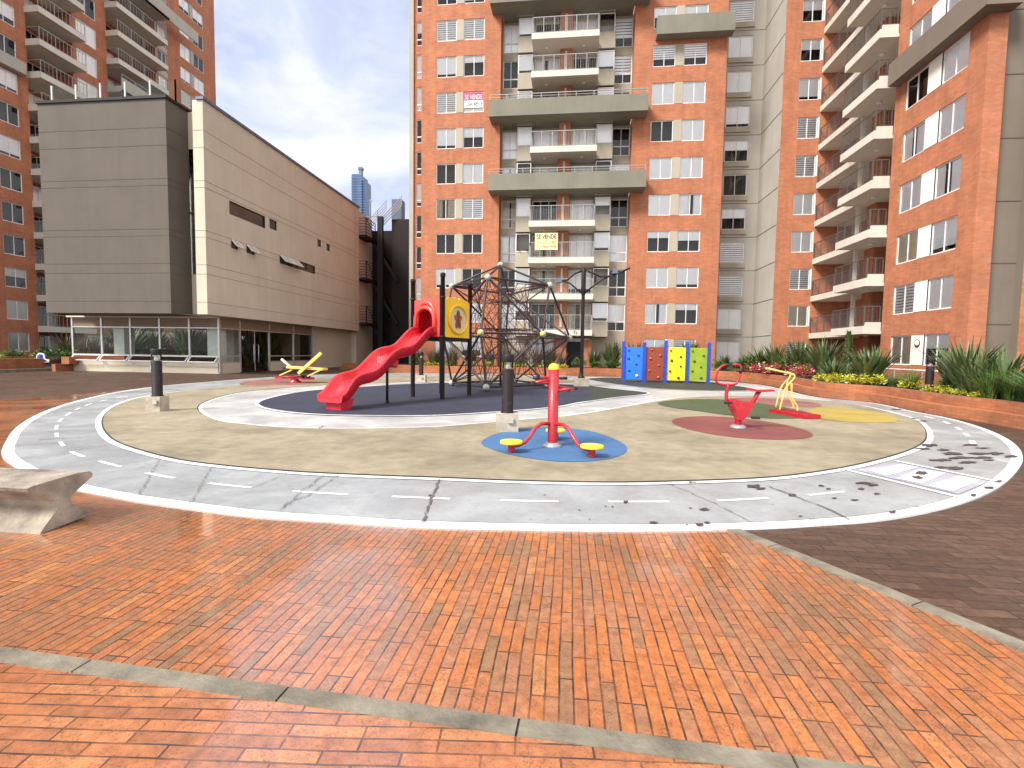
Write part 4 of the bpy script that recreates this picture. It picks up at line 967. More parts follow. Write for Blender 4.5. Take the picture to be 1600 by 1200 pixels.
# ------------------------------------------------------------------ SLIDE TOWER
Z1 = .05
p1, p2, p3 = G(645, 620, Z1), G(691, 624, Z1), G(733, 618, Z1)
p4 = p1 + p3 - p2
stw = thing('slide_tower', 'red wavy slide with a dark post platform and a yellow round-window panel', 'playground slide', ((p1 + p3) / 2).to_tuple())
for p, h in ((p1, 3.62), (p2, 3.72), (p3, 3.65), (p4, 3.66)):
    m_ = MB(); m_.lathe([(.068, 0), (.068, h - .12), (.078, h - .115), (.078, h - .02), (.05, h), (0, h + .01)], p, 14)
    for z in (1.85, 3.0): m_.lathe([(.069, z - .03), (.086, z - .03), (.086, z + .03), (.069, z + .03)], p, 14)
    m_.build('post', 'purple_post', stw)
PF = 1.9
q = [p1, p2, p3, p4]; m_ = MB()
m_.prism([(a.x, a.y) for a in (ccw([v.xy for v in q]))], PF - .1, PF); m_.build('platform', 'purple_post', stw)
nrm = Vector((-(p2 - p1).y, (p2 - p1).x, 0)).normalized()
if nrm.y > 0: nrm = -nrm
def panel_frame(a, b):
    X = (b - a); X.z = 0; L = X.length; X.normalize(); N = Vector((X.y, -X.x, 0))
    if N.y > 0: N = -N
    return X, L, N
# red entry panel with its arched hood
X, L, N = panel_frame(p1, p2)
def at(a, X, N, u, v, w): return Vector((a.x, a.y, 0)) + X * u + N * v + Vector((0, 0, w))
m_ = MB(); n = 24; H = 1.18; mid = L / 2 - .04; rw_, ah = L * .29, .72
inn, out = [], []
for i in range(n + 1):
    t = i / n
    if t < .25: s = t / .25; inn.append((mid - rw_, ah * s * .8)); out.append((.1, H * .93 * s))
    elif t < .75:
        s = (t - .25) / .5; an = PI * (1 - s); inn.append((mid + rw_ * math.cos(an), ah * .8 + .26 * math.sin(an)))
        out.append((.1 + (L - .2) * s, H * .93 + .03 * math.sin(s * PI * 6) + .06 * math.sin(PI * s)))
    else: s = (t - .75) / .25; inn.append((mid + rw_, ah * .8 * (1 - s))); out.append((L - .1, H * .93 * (1 - s)))
for k in range(n):
    a_, b_, c_, d__ = inn[k], inn[k + 1], out[k + 1], out[k]
    fr = [at(p1, X, N, u, .03, PF + z) for u, z in (a_, b_, c_, d__)]; bk = [at(p1, X, N, u, -.03, PF + z) for u, z in (a_, b_, c_, d__)]
    m_.face(fr); m_.face(bk[::-1]); m_.face([bk[0], bk[1], fr[1], fr[0]]); m_.face([fr[3], fr[2], bk[2], bk[3]])
rp = m_.build('entry_panel', 'red_lite', stw)
m_ = MB()
for i_, (rr, off, z0) in enumerate(((.075, .08, 0), (.085, .02, .10))):
    pts = []
    for k in range(17):
        an = PI * k / 16; pts.append(at(p1, X, N, mid + (rw_ + .03) * math.cos(an) * (1 - .05 * i_), off, PF + .52 + z0 + (.36 + z0 * .5) * math.sin(an)))
    pts = [at(p1, X, N, mid + rw_ + .05, off, PF + .12)] + pts + [at(p1, X, N, mid - rw_ - .05, off, PF + .12)]
    m_.tube(pts, rr * .8, 10)
m_.build('hood', 'red_lite', stw)
m_ = MB(); m_.extrude([at(p4, X, N, .1, .0, PF), at(p4, X, N, L - .1, .0, PF), at(p4, X, N, L - .1, 0, PF + 1.1), at(p4, X, N, .1, 0, PF + 1.1)], N * .05)
m_.bar(at(p4, X, N, .2, .08, PF + .5), at(p4, X, N, L - .2, .08, PF + .5), .05, .05)
m_.build('rear_panel', 'red', stw)
m_ = MB(); tun = [(u + (u - mid) * .12, z * 1.08) for u, z in inn]
for a_, b_ in zip(tun, tun[1:]): m_.face([at(p1, X, N, a_[0], -.035, PF + a_[1]), at(p1, X, N, b_[0], -.035, PF + b_[1]), at(p1, X, N, b_[0], -.5, PF + b_[1]), at(p1, X, N, a_[0], -.5, PF + a_[1])])
m_.face([at(p1, X, N, u, -.5, PF + z) for u, z in tun])
m_.bar(at(p1, X, N, mid - rw_ * .6, -.46, PF + .5), at(p1, X, N, mid + rw_ * .6, -.46, PF + .5), .04, .04); m_.build('hood_back', 'red', stw)
# yellow panel with a round picture window
X2, L2, N2 = panel_frame(p2, p3)
m_ = MB(); top = []
for i in range(25):
    t = i / 24; top.append((.08 + (L2 - .16) * t, 1.10 + .10 * math.sin(PI * t) + .03 * abs(math.sin(PI * t * 3)) - (.05 if abs(t - .5) < .05 else 0)))
loop = [(.08, 0), (L2 - .08, 0)] + top[::-1]
m_.extrude([at(p2, X2, N2, u, .03, PF + z) for u, z in loop], -N2 * .06); yp = m_.build('picture_panel', 'yellow', stw)
cu_, cz_ = L2 / 2, .56; ex, ez = L2 * .33, .42
m_ = MB(); m_.tube([at(p2, X2, N2, cu_ + ex * math.cos(a), .05, PF + cz_ + ez * math.sin(a)) for a in [2 * PI * k / 40 for k in range(40)]], .05, 8, True); m_.build('ring', 'yellow', yp)
m_ = MB(); m_.face([at(p2, X2, N2, cu_ + ex * math.cos(a), .036, PF + cz_ + ez * math.sin(a)) for a in [2 * PI * k / 40 for k in range(40)]]); m_.build('picture_disc', 'cream', yp)
m_ = MB()
for a, l, mi in ((PI / 2, .2, 0), (PI * .1, .19, 1), (PI * .9, .2, 1), (PI * 1.33, .22, 2), (PI * 1.67, .22, 2)):
    m_.mi = mi; c0 = (cu_, cz_ - .0); d0 = (math.cos(a), math.sin(a)); e0_ = (-d0[1], d0[0])
    pts = []
    for k in range(10):
        b_ = 2 * PI * k / 10; u = l * .62 + l * .62 * math.cos(b_); v = .085 * math.sin(b_); pts.append(at(p2, X2, N2, c0[0] + d0[0] * u * .9 + e0_[0] * v, .040, PF + c0[1] + d0[1] * u * 1.15 + e0_[1] * v))
    m_.extrude(pts, N2 * .02)
m_.build('star_figure', [plain('figure_green', (.05, .13, .03)), plain('figure_red', (.45, .07, .02)), plain('figure_brown', (.22, .06, .02))], yp)
# far side bars
m_ = MB()
for z in (.25, .45, .65, .85, 1.05): m_.bar(p3 + Vector((0, 0, PF + z - Z1)), p4 + Vector((0, 0, PF + z - Z1)), .03, .03)
m_.build('guard_bars', 'purple_post', stw)
# wavy chute
S0 = (p1 + p2) / 2 + N * .02; S0.z = 0; E0 = G(515, 641, Z1); E0.z = 0
D = (E0 - S0); LD = D.length; D.normalize(); LT_ = Vector((-D.y, D.x, 0))
def chute_z(s):
    base = 2.02 * (1 - s) ** 1.0 + .33 * s
    wave = .078 * math.sin(2 * PI * (s * 2.55 + .06)) * (1 - max(0, (s - .82) / .18))
    z = base + wave * min(1, s / .08 + .3)
    if s > .86: z = z * (1 - (s - .86) / .14) + .33 * ((s - .86) / .14)
    return z
prof = [(-.26, -.10), (-.345, -.07), (-.36, .13), (-.375, .16), (-.362, .188), (-.335, .196), (-.305, .188), (-.288, .15), (-.262, .01), (-.18, -.045), (0, -.06), (.18, -.045), (.262, .01), (.288, .15), (.305, .188), (.335, .196), (.362, .188), (.375, .16), (.36, .13), (.345, -.07), (.26, -.10)]
m_ = MB(); m_.sm = True; NS = 72; K = len(prof)
for i in range(NS + 1):
    s = i / NS; c = S0 + D * (LD * s * 1.0); z = chute_z(s); dz = (chute_z(min(1, s + .01)) - chute_z(max(0, s - .01))) / (LD * .02); up = Vector((0, 0, 1)) - D * dz; up.normalize()
    flare = 1 + .10 * max(0, (s - .85) / .15); lip = .0 if s < .95 else .06 * (s - .95) / .05
    for u, v in prof:
        side = 1.0 if abs(u) > .25 else 0
        m_.v.append(tuple(c + LT_ * u * flare + Vector((0, 0, z)) + up * (v + lip * (1 - side) - (.10 * max(0, (s - .9) / .1) if v > .1 else 0))))
for i in range(NS):
    for k in range(K):
        l = (k + 1) % K; m_._f((i * K + k, i * K + l, (i + 1) * K + l, (i + 1) * K + k))
m_.sm = False; m_._f(tuple(range(K))); m_._f(tuple(NS * K + k for k in reversed(range(K))))
chute = m_.build('chute', 'red', stw)
chute.modifiers.new('edge', 'EDGE_SPLIT').split_angle = math.radians(70)
m_ = MB(); fo = S0 + D * (LD - .42)
a_, b_ = fo, fo + D * .30
lo = [a_ - LT_ * .24, b_ - LT_ * .24, b_ + LT_ * .24, a_ + LT_ * .24]
base_i = len(m_.v); m_.v += [(p.x, p.y, .05) for p in lo] + [(p.x + D.x * e_, p.y + D.y * e_, .30) for p, e_ in zip(lo, (-.14, .02, .02, -.14))]
for f in ((3, 2, 1, 0), (4, 5, 6, 7), (0, 1, 5, 4), (1, 2, 6, 5), (2, 3, 7, 6), (3, 0, 4, 7)): m_._f(tuple(base_i + k for k in f))
m_.build('foot', 'red', chute)
m_ = MB(); lg = S0 + D * (LD * .47); zl = chute_z(.47)
m_.tube([(lg.x, lg.y, .05), (lg.x, lg.y, zl - .1)], .035, 10); m_.lathe([(.06, 0), (.06, .05), (.04, .08)], (lg.x, lg.y, .05), 10); m_.build('support_leg', 'purple_post', stw)
m_ = MB(); m_.bar(lg + Vector((0, 0, zl - .2)) - D * .14, lg + Vector((0, 0, zl - .08)) + D * .14, .5, .2); m_.build('chute_bracket', 'red', chute)

# ------------------------------------------------------------------ ROPE CLIMBER
def PYv(x, y, Y): return PY(x, y, Y)
B = {}
B['I'] = G(759.5, 612, Z1) + Vector((0, 0, .16)); B['J'] = G(706, 603, Z1) + Vector((0, 0, .14)); B['K'] = G(853, 606, Z1) + Vector((0, 0, .14)); B['N'] = G(805, 598.5, Z1) + Vector((0, 0, .12))
B['F'] = PYv(751, 520, 17.6); B['Gg'] = PYv(848, 522, 18.7); B['H'] = PYv(890, 527, 21.8); B['M'] = PYv(790, 530, 24.0); B['L'] = PYv(692, 521, 19.6)
B['B'] = PYv(762, 433, 18.2); B['C'] = PYv(706, 447.5, 20.7); B['D'] = PYv(859, 445.5, 20.3); B['E'] = PYv(795, 460, 23.3); B['A'] = PYv(782, 414, 20.6)
cen = (B['I'] + B['J'] + B['K'] + B['N']) / 4
net = thing('rope_climber', 'large geodesic rope climber of dark tubes, pale balls and dark red netting', 'climbing frame', (cen.x, cen.y, .05))
m_ = MB()
EDG = 'A-B A-C A-D A-E B-C B-D C-E D-E B-F B-Gg B-L C-L C-M D-Gg D-H E-H E-M F-Gg Gg-H H-M M-L L-F I-F I-L I-Gg J-L J-M K-Gg K-H K-M N-M N-H I-J I-K J-N K-N J-F'.split()
for e in EDG:
    a, b_ = e.split('-'); m_.tube([B[a], B[b_]], .042, 8, cap=False)
m_.build('tube_frame', 'rod', net)
for k, v in B.items():
    m_ = MB(); r = .125 if k in 'IJKN' else .125; m_.sphere(v, r, 16, 10)
    ball = m_.build('ball', 'ball', net)
    if k in ('F', 'Gg'):
        m_ = MB(); d0 = (Vector((0, 0, EYE)) - v).normalized(); sd_ = d0.cross(Vector((0, 0, 1))); ax_ = (d0 + sd_ * .45).normalized(); m_.lathe([(.0, .131), (.05, .127), (.08, .112), (.082, .095)], v, 14, ax_); m_.build('cap', 'yellow', ball)
    if k in 'IJKN':
        m_ = MB(); m_.lathe([(.12, 0), (.12, .02), (.07, .06), (.05, .1)], (v.x, v.y, .05), 12); m_.build('ball_foot', 'black', ball)
# netting: rope rings hung inside the frame, joined by crossing ropes
m_ = MB(); rn = random.Random(5)
ring_top = [B[k] for k in ('B', 'D', 'E', 'C')]; ring_mid = [B[k] for k in ('F', 'Gg', 'H', 'M', 'L')]; ring_low = [B[k] for k in ('I', 'K', 'N', 'J')]
def loop_at(P, t):
    n = len(P); L_ = [(P[(i + 1) % n] - P[i]).length for i in range(n)]; T = sum(L_); s = (t % 1) * T
    for i in range(n):
        if s <= L_[i]: return P[i].lerp(P[(i + 1) % n], s / L_[i])
        s -= L_[i]
    return P[0].copy()
def order(P):
    c = sum(P, Vector()) / len(P); return sorted(P, key=lambda p: math.atan2(p.y - c.y, p.x - c.x))
rt_, rm_, rl_ = order(ring_top), order(ring_mid), order(ring_low)
axis_lo, axis_hi = Vector((cen.x, cen.y, .2)), B['A'].copy()
NR = 22; levels = []
for j, h in enumerate((.10, .26, .42, .56, .70, .84, 1.0)):
    row = []
    for i in range(NR):
        t = (i + .5 * (j % 2)) / NR
        a, b_, c_ = loop_at(rl_, t), loop_at(rm_, t), loop_at(rt_, t)
        p = a.lerp(b_, h / .5) if h < .5 else b_.lerp(c_, (h - .5) / .5)
        ax_ = axis_lo.lerp(axis_hi, h * .85); ax_.z = p.z
        row.append(p.lerp(ax_, .30 if j not in (3,) else .36))
    levels.append(row)
rad = .0115
for j, row in enumerate(levels):
    for i in range(NR): m_.tube([row[i], row[(i + 1) % NR] ], rad if j in (1, 3, 5) else rad * .8, 4, cap=False) if j % 2 == 0 else None
    if j:
        pr_ = levels[j - 1]
        for i in range(NR):
            k = i if j % 2 == 1 else (i - 1) % NR
            m_.tube([row[i], pr_[k % NR]], rad, 4, cap=False); m_.tube([row[i], pr_[(k + 1) % NR]], rad, 4, cap=False)
for j, row in ((3, levels[3]), (1, levels[1]), (5, levels[5])):       # flat webs across the middle
    c = sum(row, Vector()) / NR
    for i in range(0, NR, 2): m_.tube([row[i], c], rad, 4, cap=False)
    for f in (.33, .66):
        for i in range(0, NR, 2): m_.tube([c.lerp(row[i], f), c.lerp(row[(i + 2) % NR], f)], rad, 4, cap=False)
for k in ('B', 'C', 'D', 'E', 'F', 'Gg', 'H', 'M', 'L', 'I', 'J', 'K', 'N'):
    v = B[k]; near = sorted((p for row in levels for p in row), key=lambda p: (p - v).length)[:7]
    for p in near: m_.tube([v, p], rad * 1.2, 4, cap=False)
m_.build('netting', 'rope', net)
m_ = MB(); m_.tube([axis_lo - Vector((0, 0, .12)), axis_hi], .05, 10); m_.build('mast', 'rod', net)

# ------------------------------------------------------------------ LAMP MAST
lp = G(908, 603, .05); lm_ = thing('lamp_mast', 'tall black lamp mast with two curved arms beside the rope climber', 'street lamp', lp.to_tuple())
def LP(dx, z): return lp + Vector((dx, dx * -.1, z - lp.z))
m_ = MB(); m_.box(lp.x - .33, lp.x + .33, lp.y - .33, lp.y + .33, .02, .40); m_.build('concrete_base', 'concrete', lm_)
m_ = MB(); m_.lathe([(.15, 0), (.15, .05), (.09, .1), (.085, .3), (.075, 3.6)], (lp.x, lp.y, .40), 12); m_.lathe([(.075, 3.6), (.10, 3.7), (.10, 4.72), (.06, 4.82), (0, 4.83)], (lp.x, lp.y, .40), 12); m_.build('pole', 'black', lm_)
m_ = MB(); m_.tube([LP(0, 5.1), LP(-.4, 4.95), LP(-.7, 4.7), LP(-1.0, 4.62)], .04, 8); m_.tube([LP(0, 4.05), LP(-.3, 4.3), LP(-.6, 4.55), LP(-.85, 4.62)], .035, 8); m_.build('arm', 'black', lm_)
m_ = MB(); m_.tube([LP(0, 5.15), LP(.35, 4.98), LP(.75, 4.8), LP(1.15, 4.82), LP(1.55, 4.98), LP(1.95, 5.15)], .04, 8); m_.tube([LP(0, 4.05), LP(.4, 4.4), LP(.8, 4.68), LP(1.1, 4.82)], .035, 8); m_.build('arm', 'black', lm_)
for dx, z in ((-1.08, 4.68), (1.32, 5.02)):
    m_ = MB(); c = LP(dx, z); m_.box(c.x - .10, c.x + .10, c.y - .1, c.y + .1, z - .05, z + .10); m_.box(c.x - .14, c.x + .14, c.y - .13, c.y + .13, z - .10, z - .052); m_.build('lamp_head', 'blue_clad', lm_)
m_ = MB(); m_.bar(LP(.5, 4.86), LP(.5, 4.55), .09, .09); m_.bar(LP(1.15, 4.82), LP(1.15, 5.05), .05, .05); m_.build('bracket', 'black', lm_)

# ------------------------------------------------------------------ BOLLARD LAMPS
def bollard(p, label, conc=True, h=1.06, cw=.23):
    t = thing('bollard_lamp', label, 'bollard lamp', p.to_tuple(), 'bollard lamps round the playground')
    z0 = p.z; r = .105
    if conc:
        m_ = MB(); c_ = cw; pts = [(p.x - c_, p.y - c_), (p.x + c_, p.y - c_), (p.x + c_, p.y + c_), (p.x - c_, p.y + c_)]; cc_, ss_ = math.cos(.12), math.sin(.12)
        pts = [(p.x + (a - p.x) * cc_ - (b_ - p.y) * ss_, p.y + (a - p.x) * ss_ + (b_ - p.y) * cc_) for a, b_ in pts]
        m_.prism(pts, z0, z0 + .33); o = m_.build('concrete_base', 'concrete', t); bv = o.modifiers.new('soft', 'BEVEL'); bv.width = .015; bv.segments = 2
        m_ = MB(); m_.box(p.x + .04, p.x + .14, p.y - cw - .035, p.y - cw - .004, z0 + .17, z0 + .26); m_.build('plate', 'conc_grey', o); z0 += .33
    m_ = MB(); m_.lathe([(r * 1.15, 0), (r * 1.15, .02), (r, .022), (r, h - .27), (0, h - .27)], (p.x, p.y, z0), 20); m_.build('post', 'purple_post', t)
    m_ = MB(); m_.lathe([(r * .95, h - .268), (r * .95, h - .14)], (p.x, p.y, z0), 20); ln = m_.build('lens', 'lens', t)
    m_ = MB(); m_.lathe([(.03, h - .268), (.045, h - .24), (.04, h - .17), (.0, h - .15)], (p.x, p.y, z0), 12); m_.build('bulb', 'white', ln)
    m_ = MB(); m_.lathe([(r, h - .14), (r * 1.04, h - .12), (r * 1.04, h - .02), (r * .95, h), (0, h)], (p.x, p.y, z0), 20); m_.build('head', 'black', t)
bollard(G(238, 643, .04) + Vector((0, .15, 0)), 'black bollard lamp on a concrete block, standing alone on the tan rubber near the clubhouse', True, 1.06, .155)
bollard(G(790, 676, .04) + Vector((0, .22, 0)), 'black bollard lamp on a concrete block just left of the red twister post', True, 1.06, .20)
bollard(G(658, 597, .04), 'black bollard lamp on a concrete block behind the slide posts')
# ------------------------------------------------------------------ TWISTER
c = G(863, 697, .05); t = thing('waist_twister', 'red waist twister post with three yellow standing discs on the blue patch', 'exercise machine', c.to_tuple())
m_ = MB(); m_.lathe([(.14, 0), (.14, .02), (.10, .04), (.095, .06), (0, .06)], c, 20); m_.build('flange', 'grey_flange', t)
m_ = MB(); m_.lathe([(.078, .05), (.078, 1.17), (0, 1.17)], c, 20); m_.build('post', 'red_paint', t)
m_ = MB(); m_.lathe([(.08, 1.165), (.082, 1.19), (.07, 1.225), (.04, 1.25), (0, 1.257)], c, 18); m_.build('cap', 'yellow_disc', t)
for px, py in ((799, 690), (925, 697), (868, 672)):
    d = G(px, py, .20); hv = (d - c); hv.z = 0; L = hv.length; hv.normalize()
    m_ = MB(); A = lambda s, z: (c.x + hv.x * s, c.y + hv.y * s, z)
    m_.tube([A(.05, .40), A(L * .28, .41), A(L * .42, .37), A(L * .55, .26), A(L * .68, .165), A(L * .82, .135), A(L, .13)], .027, 10); m_.lathe([(.05, -.09), (.05, .05)], (d.x, d.y, .15), 14); m_.build('arm', 'red_paint', t)
    m_ = MB(); m_.lathe([(0, 0), (.155, 0), (.16, .01), (.16, .035), (.15, .04), (0, .04)], (d.x, d.y, .175), 28); m_.build('standing_disc', 'yellow_disc', t)
for a, z in ((PI * .98, 1.02), (PI * .05 + PI * .52, 1.07), (-.22, .92)):
    hv = Vector((math.cos(a), math.sin(a), 0)); sv = Vector((-hv.y, hv.x, 0)); m_ = MB()
    e_ = c + hv * .26; e_.z = z
    m_.tube([c + hv * .06 + Vector((0, 0, z - .08)), c + hv * .17 + Vector((0, 0, z - .05)), e_], .022, 8); m_.tube([e_ - sv * .16 + hv * .02, e_, e_ + sv * .16 + hv * .02], .02, 8); m_.tube([c + Vector((0, 0, z)) , e_ + sv * .16], .016, 8)
    hb_ = m_.build('handlebar', 'red_paint', t)
    m_ = MB(); m_.tube([e_ - sv * .16 + hv * .02, e_ - sv * .27 + hv * .03], .024, 8); m_.build('grip', 'blackplastic', hb_); m_ = MB(); m_.tube([e_ + sv * .16 + hv * .02, e_ + sv * .27 + hv * .03], .024, 8); m_.build('grip', 'blackplastic', hb_)

# ------------------------------------------------------------------ EXERCISE BIKE
c = G(1153, 668, .05); t = thing('exercise_bike', 'red outdoor exercise bike with a looped handlebar on the round red patch', 'exercise machine', c.to_tuple())
U = Vector((.995, -.10, 0)); W_ = Vector((.10, .995, 0))      # along and across the machine
def A(u, v, z): return c + U * u + W_ * v + Vector((0, 0, z))
m_ = MB(); m_.lathe([(.15, 0), (.15, .03), (.09, .06), (0, .06)], c, 20); m_.build('flange', 'grey_flange', t)
m_ = MB(); m_.tube([A(0, 0, .04), A(0, 0, .2), A(0, 0, .24)], .065, 14)
m_.extrude([A(-.04, -.09, .16), A(.07, -.09, .16), A(.16, -.09, .26), A(.27, -.09, .50), A(.24, -.09, .53), A(.04, -.09, .49), A(-.05, -.09, .56), A(-.13, -.09, .58), A(-.2, -.09, .53), A(-.17, -.09, .36)], W_ * .18)
o = m_.build('body', 'red_paint', t); bv = o.modifiers.new('soft', 'BEVEL'); bv.width = .02; bv.segments = 3
m_ = MB(); m_.tube([A(.12, 0, .24), A(.3, 0, .62), A(.36, 0, .74)], [.035, .04, .045], 10); m_.build('seat_post', 'red_paint', t)
m_ = MB(); m_.extrude([A(.14, -.10, .75), A(.2, -.10, .735), A(.4, -.1, .72), A(.62, -.1, .74), A(.60, -.1, .77), A(.36, -.1, .755), A(.16, -.1, .79)], W_ * .2); o = m_.build('seat', 'red_paint', t); bv = o.modifiers.new('soft', 'BEVEL'); bv.width = .012; bv.segments = 2
m_ = MB(); m_.tube([A(-.14, 0, .38), A(-.235, 0, .55), A(-.24, 0, .66), A(-.22, 0, .80), A(-.225, 0, .84)], .034, 10); m_.build('stem', 'red_paint', t)
m_ = MB(); lp_ = [(-.40, .86), (-.46, .93), (-.42, 1.14), (-.32, 1.22), (-.14, 1.235), (-.02, 1.235), (.03, 1.18), (-.01, .95), (-.06, .86), (-.2, .84)]
sp_ = spline([(a, b_) for a, b_ in lp_], 5); m_.tube([A(p.x, (p.x + .2) * .35, p.y) for p in sp_], .022, 8, True); hb_ = m_.build('handlebar', 'red_paint', t)
m_ = MB(); m_.tube([A(-.3, -.035, 1.225), A(-.16, .014, 1.236)], .028, 8); m_.build('grip', 'blackplastic', hb_); m_ = MB(); m_.tube([A(.03, .08, 1.17), A(.015, .075, 1.07)], .028, 8); m_.build('grip', 'blackplastic', hb_)
for u, v, z in ((-.24, -.16, .5), (.26, -.16, .23)):
    m_ = MB(); m_.bar(A(u - .07, v - .05, z), A(u + .07, v - .05, z), .11, .04); m_.build('pedal', 'blackplastic', t)

# ------------------------------------------------------------------ SKI TRAINER
c = G(1234, 647, .05); t = thing('surf_trainer', 'yellow bent-tube exercise trainer on a red footboard', 'exercise machine', c.to_tuple())
a0, a1 = G(1201, 641, .10), G(1260, 651, .10); U = (a1 - a0); Lb = U.length; U.normalize(); W_ = Vector((-U.y, U.x, 0))
def A(u, v, z): return Vector((a0.x, a0.y, 0)) + U * u + W_ * v + Vector((0, 0, z))
m_ = MB(); m_.prism([tuple(A(u, v, 0).xy) for u, v in ((0, 0), (Lb, -.05), (Lb, .38), (.0, .48))], .05, .14); o = m_.build('footboard', 'red_paint', t); bv = o.modifiers.new('soft', 'BEVEL'); bv.width = .02; bv.segments = 2
m_ = MB()
for u in (.12, .62):
    for i in range(4): m_.bar(A(u + i * .11, .06, .145), A(u + i * .11, .36, .145), .03, .02)
m_.build('tread', plain('worn_red_tread', (.25, .02, .03), .8), o)
YA = c.y
def Z_(zx, zy, dy): return PY(940 + zx / 3.433, 485 + zy / 3.433, YA + dy)
for dy, pts in ((.22, [(935, 520), (948, 462), (962, 412), (985, 382), (1008, 364), (1014, 345)]), (-.02, [(955, 535), (970, 475), (985, 420), (1010, 388), (1032, 366), (1037, 352), (1030, 342), (1005, 336)]),
                (.18, [(1029, 527), (1028, 502), (1012, 482), (997, 458), (994, 400), (998, 376)]), (-.06, [(1052, 542), (1049, 512), (1034, 492), (1020, 472), (1019, 392)])):
    p3_ = [Z_(a, b_, dy) for a, b_ in pts]; fine = []
    for k in range(len(p3_) - 1):
        for q_ in range(3): fine.append(p3_[k].lerp(p3_[k + 1], q_ / 3))
    fine.append(p3_[-1])
    sm_ = [fine[0]] + [(fine[k - 1] + fine[k] * 2 + fine[k + 1]) / 4 for k in range(1, len(fine) - 1)] + [fine[-1]]
    m_ = MB(); m_.tube(sm_, .021, 8); m_.build('frame_tube', 'yellow_pale', t)
m_ = MB(); m_.tube([Z_(1032, 350, -.02), Z_(1010, 338, -.02), Z_(950, 325, .02), Z_(880, 309, .05)], .022, 8); m_.build('handle', 'yellow_pale', t)

# ------------------------------------------------------------------ SEESAW TRAINER
c = G(461, 597.5, .05); t = thing('rowing_trainer', 'low red and yellow lever exercise machine near the clubhouse door', 'exercise machine', c.to_tuple())
YS_ = c.y
def Pq(x, y, dy=0.): return PY(x, y, YS_ + dy)
m_ = MB(); m_.lathe([(.26, 0), (.26, .04), (.15, .10), (.15, .2), (.28, .27), (0, .27)], c, 16); m_.bar(Pq(432, 590), Pq(489, 591.3), .28, .09); m_.build('base_beam', 'red_paint', t)
for dy in (-.22, .22):
    m_ = MB(); m_.bar(Pq(437, 586.5, dy), Pq(456, 578, dy), .05, .05); m_.bar(Pq(480, 588, dy), Pq(502, 577.5, dy), .05, .05); m_.build('link', 'yellow_pale', t)
m_ = MB(); m_.bar(Pq(452, 573.5), Pq(508, 577), .5, .09); m_.build('seat_beam', 'yellow_pale', t)
m_ = MB(); m_.bar(Pq(440, 561), Pq(455, 574), .10, .08); m_.build('lever', 'white_conc', t)
m_ = MB(); m_.bar(Pq(466.5, 583.5, -.3), Pq(502, 551.5, -.3), .10, .12); m_.build('lever', 'yellow_pale', t)
m_ = MB(); m_.bar(Pq(445, 575.3), Pq(452, 575.3), .3, .11); m_.bar(Pq(473, 588.5, -.1), Pq(475, 588.5, -.1), .36, .13); m_.bar(Pq(480, 588.5, -.1), Pq(482, 588.5, -.1), .36, .13); m_.build('rubber_stop', 'blackplastic', t)

# blue seat on a spring post by the left planter
c = G(68, 578, .02); t = thing('spring_rider', 'small blue seat with a white tube frame on a red post by the left planter', 'play rider', c.to_tuple()); YS_ = c.y
m_ = MB(); m_.tube([c, Pq(65, 568)], .09, 8); m_.lathe([(.25, 0), (.25, .05), (.1, .1)], c, 12); m_.build('post', 'red_paint', t)
m_ = MB(); m_.extrude([Pq(60, 567), Pq(67.5, 567), Pq(68, 556), Pq(66, 553), Pq(61, 553), Pq(59.5, 556)], (0, .25, 0)); o = m_.build('seat', 'blue_seat', t)
m_ = MB(); sp_ = [Pq(*p, -.1) for p in ((50, 563), (57.5, 562), (58.5, 555), (62, 552.5), (67, 553), (69.5, 556), (69.5, 560), (72, 562.5), (77, 563), (76.5, 565.5), (64, 566.5), (50.5, 565.5))]; m_.tube(sp_, .045, 8, True); m_.build('tube_frame', 'white', t)

# ------------------------------------------------------------------ CLIMBING WALL
cl0, cl1 = G(973, 596.5, .05), G(1106, 599.5, .05)
t = thing('climbing_wall', 'climbing wall of four panels, blue, brown, yellow and green, between blue posts', 'climbing wall', ((cl0 + cl1) / 2).to_tuple())
U = (cl1 - cl0) / 4; Lp = U.length; Un = U.normalized(); Nn = Vector((Un.y, -Un.x, 0))
for i in range(5):
    p = cl0 + U * i; m_ = MB(); hh = (2.12, 2.08, 2.22, 2.08, 2.1)[i]
    m_.box(p.x - .075, p.x + .075, p.y - .075, p.y + .075, .05, hh); m_.box(p.x - .13, p.x + .13, p.y - .13, p.y + .13, .05, .075)
    o = m_.build('post', 'blue_post', t)
    m_ = MB(); m_.lathe([(.075, 0), (.07, .03), (0, .05)], (p.x, p.y, hh), 10); m_.build('post_cap', 'white' if i == 2 else 'blue_post', o)
HOLDS = {0: [(.2, .9), (.75, .75), (.2, .65), (.65, .48), (.25, .28), (.7, .12)], 1: [(.3, .92), (.78, .75), (.25, .65), (.72, .45), (.2, .28), (.72, .08)], 2: [(.2, .9), (.75, .72), (.25, .6), (.75, .43), (.18, .28), (.65, .08)], 3: [(.2, .9), (.8, .77), (.3, .6), (.68, .43), (.22, .3), (.7, .1)]}
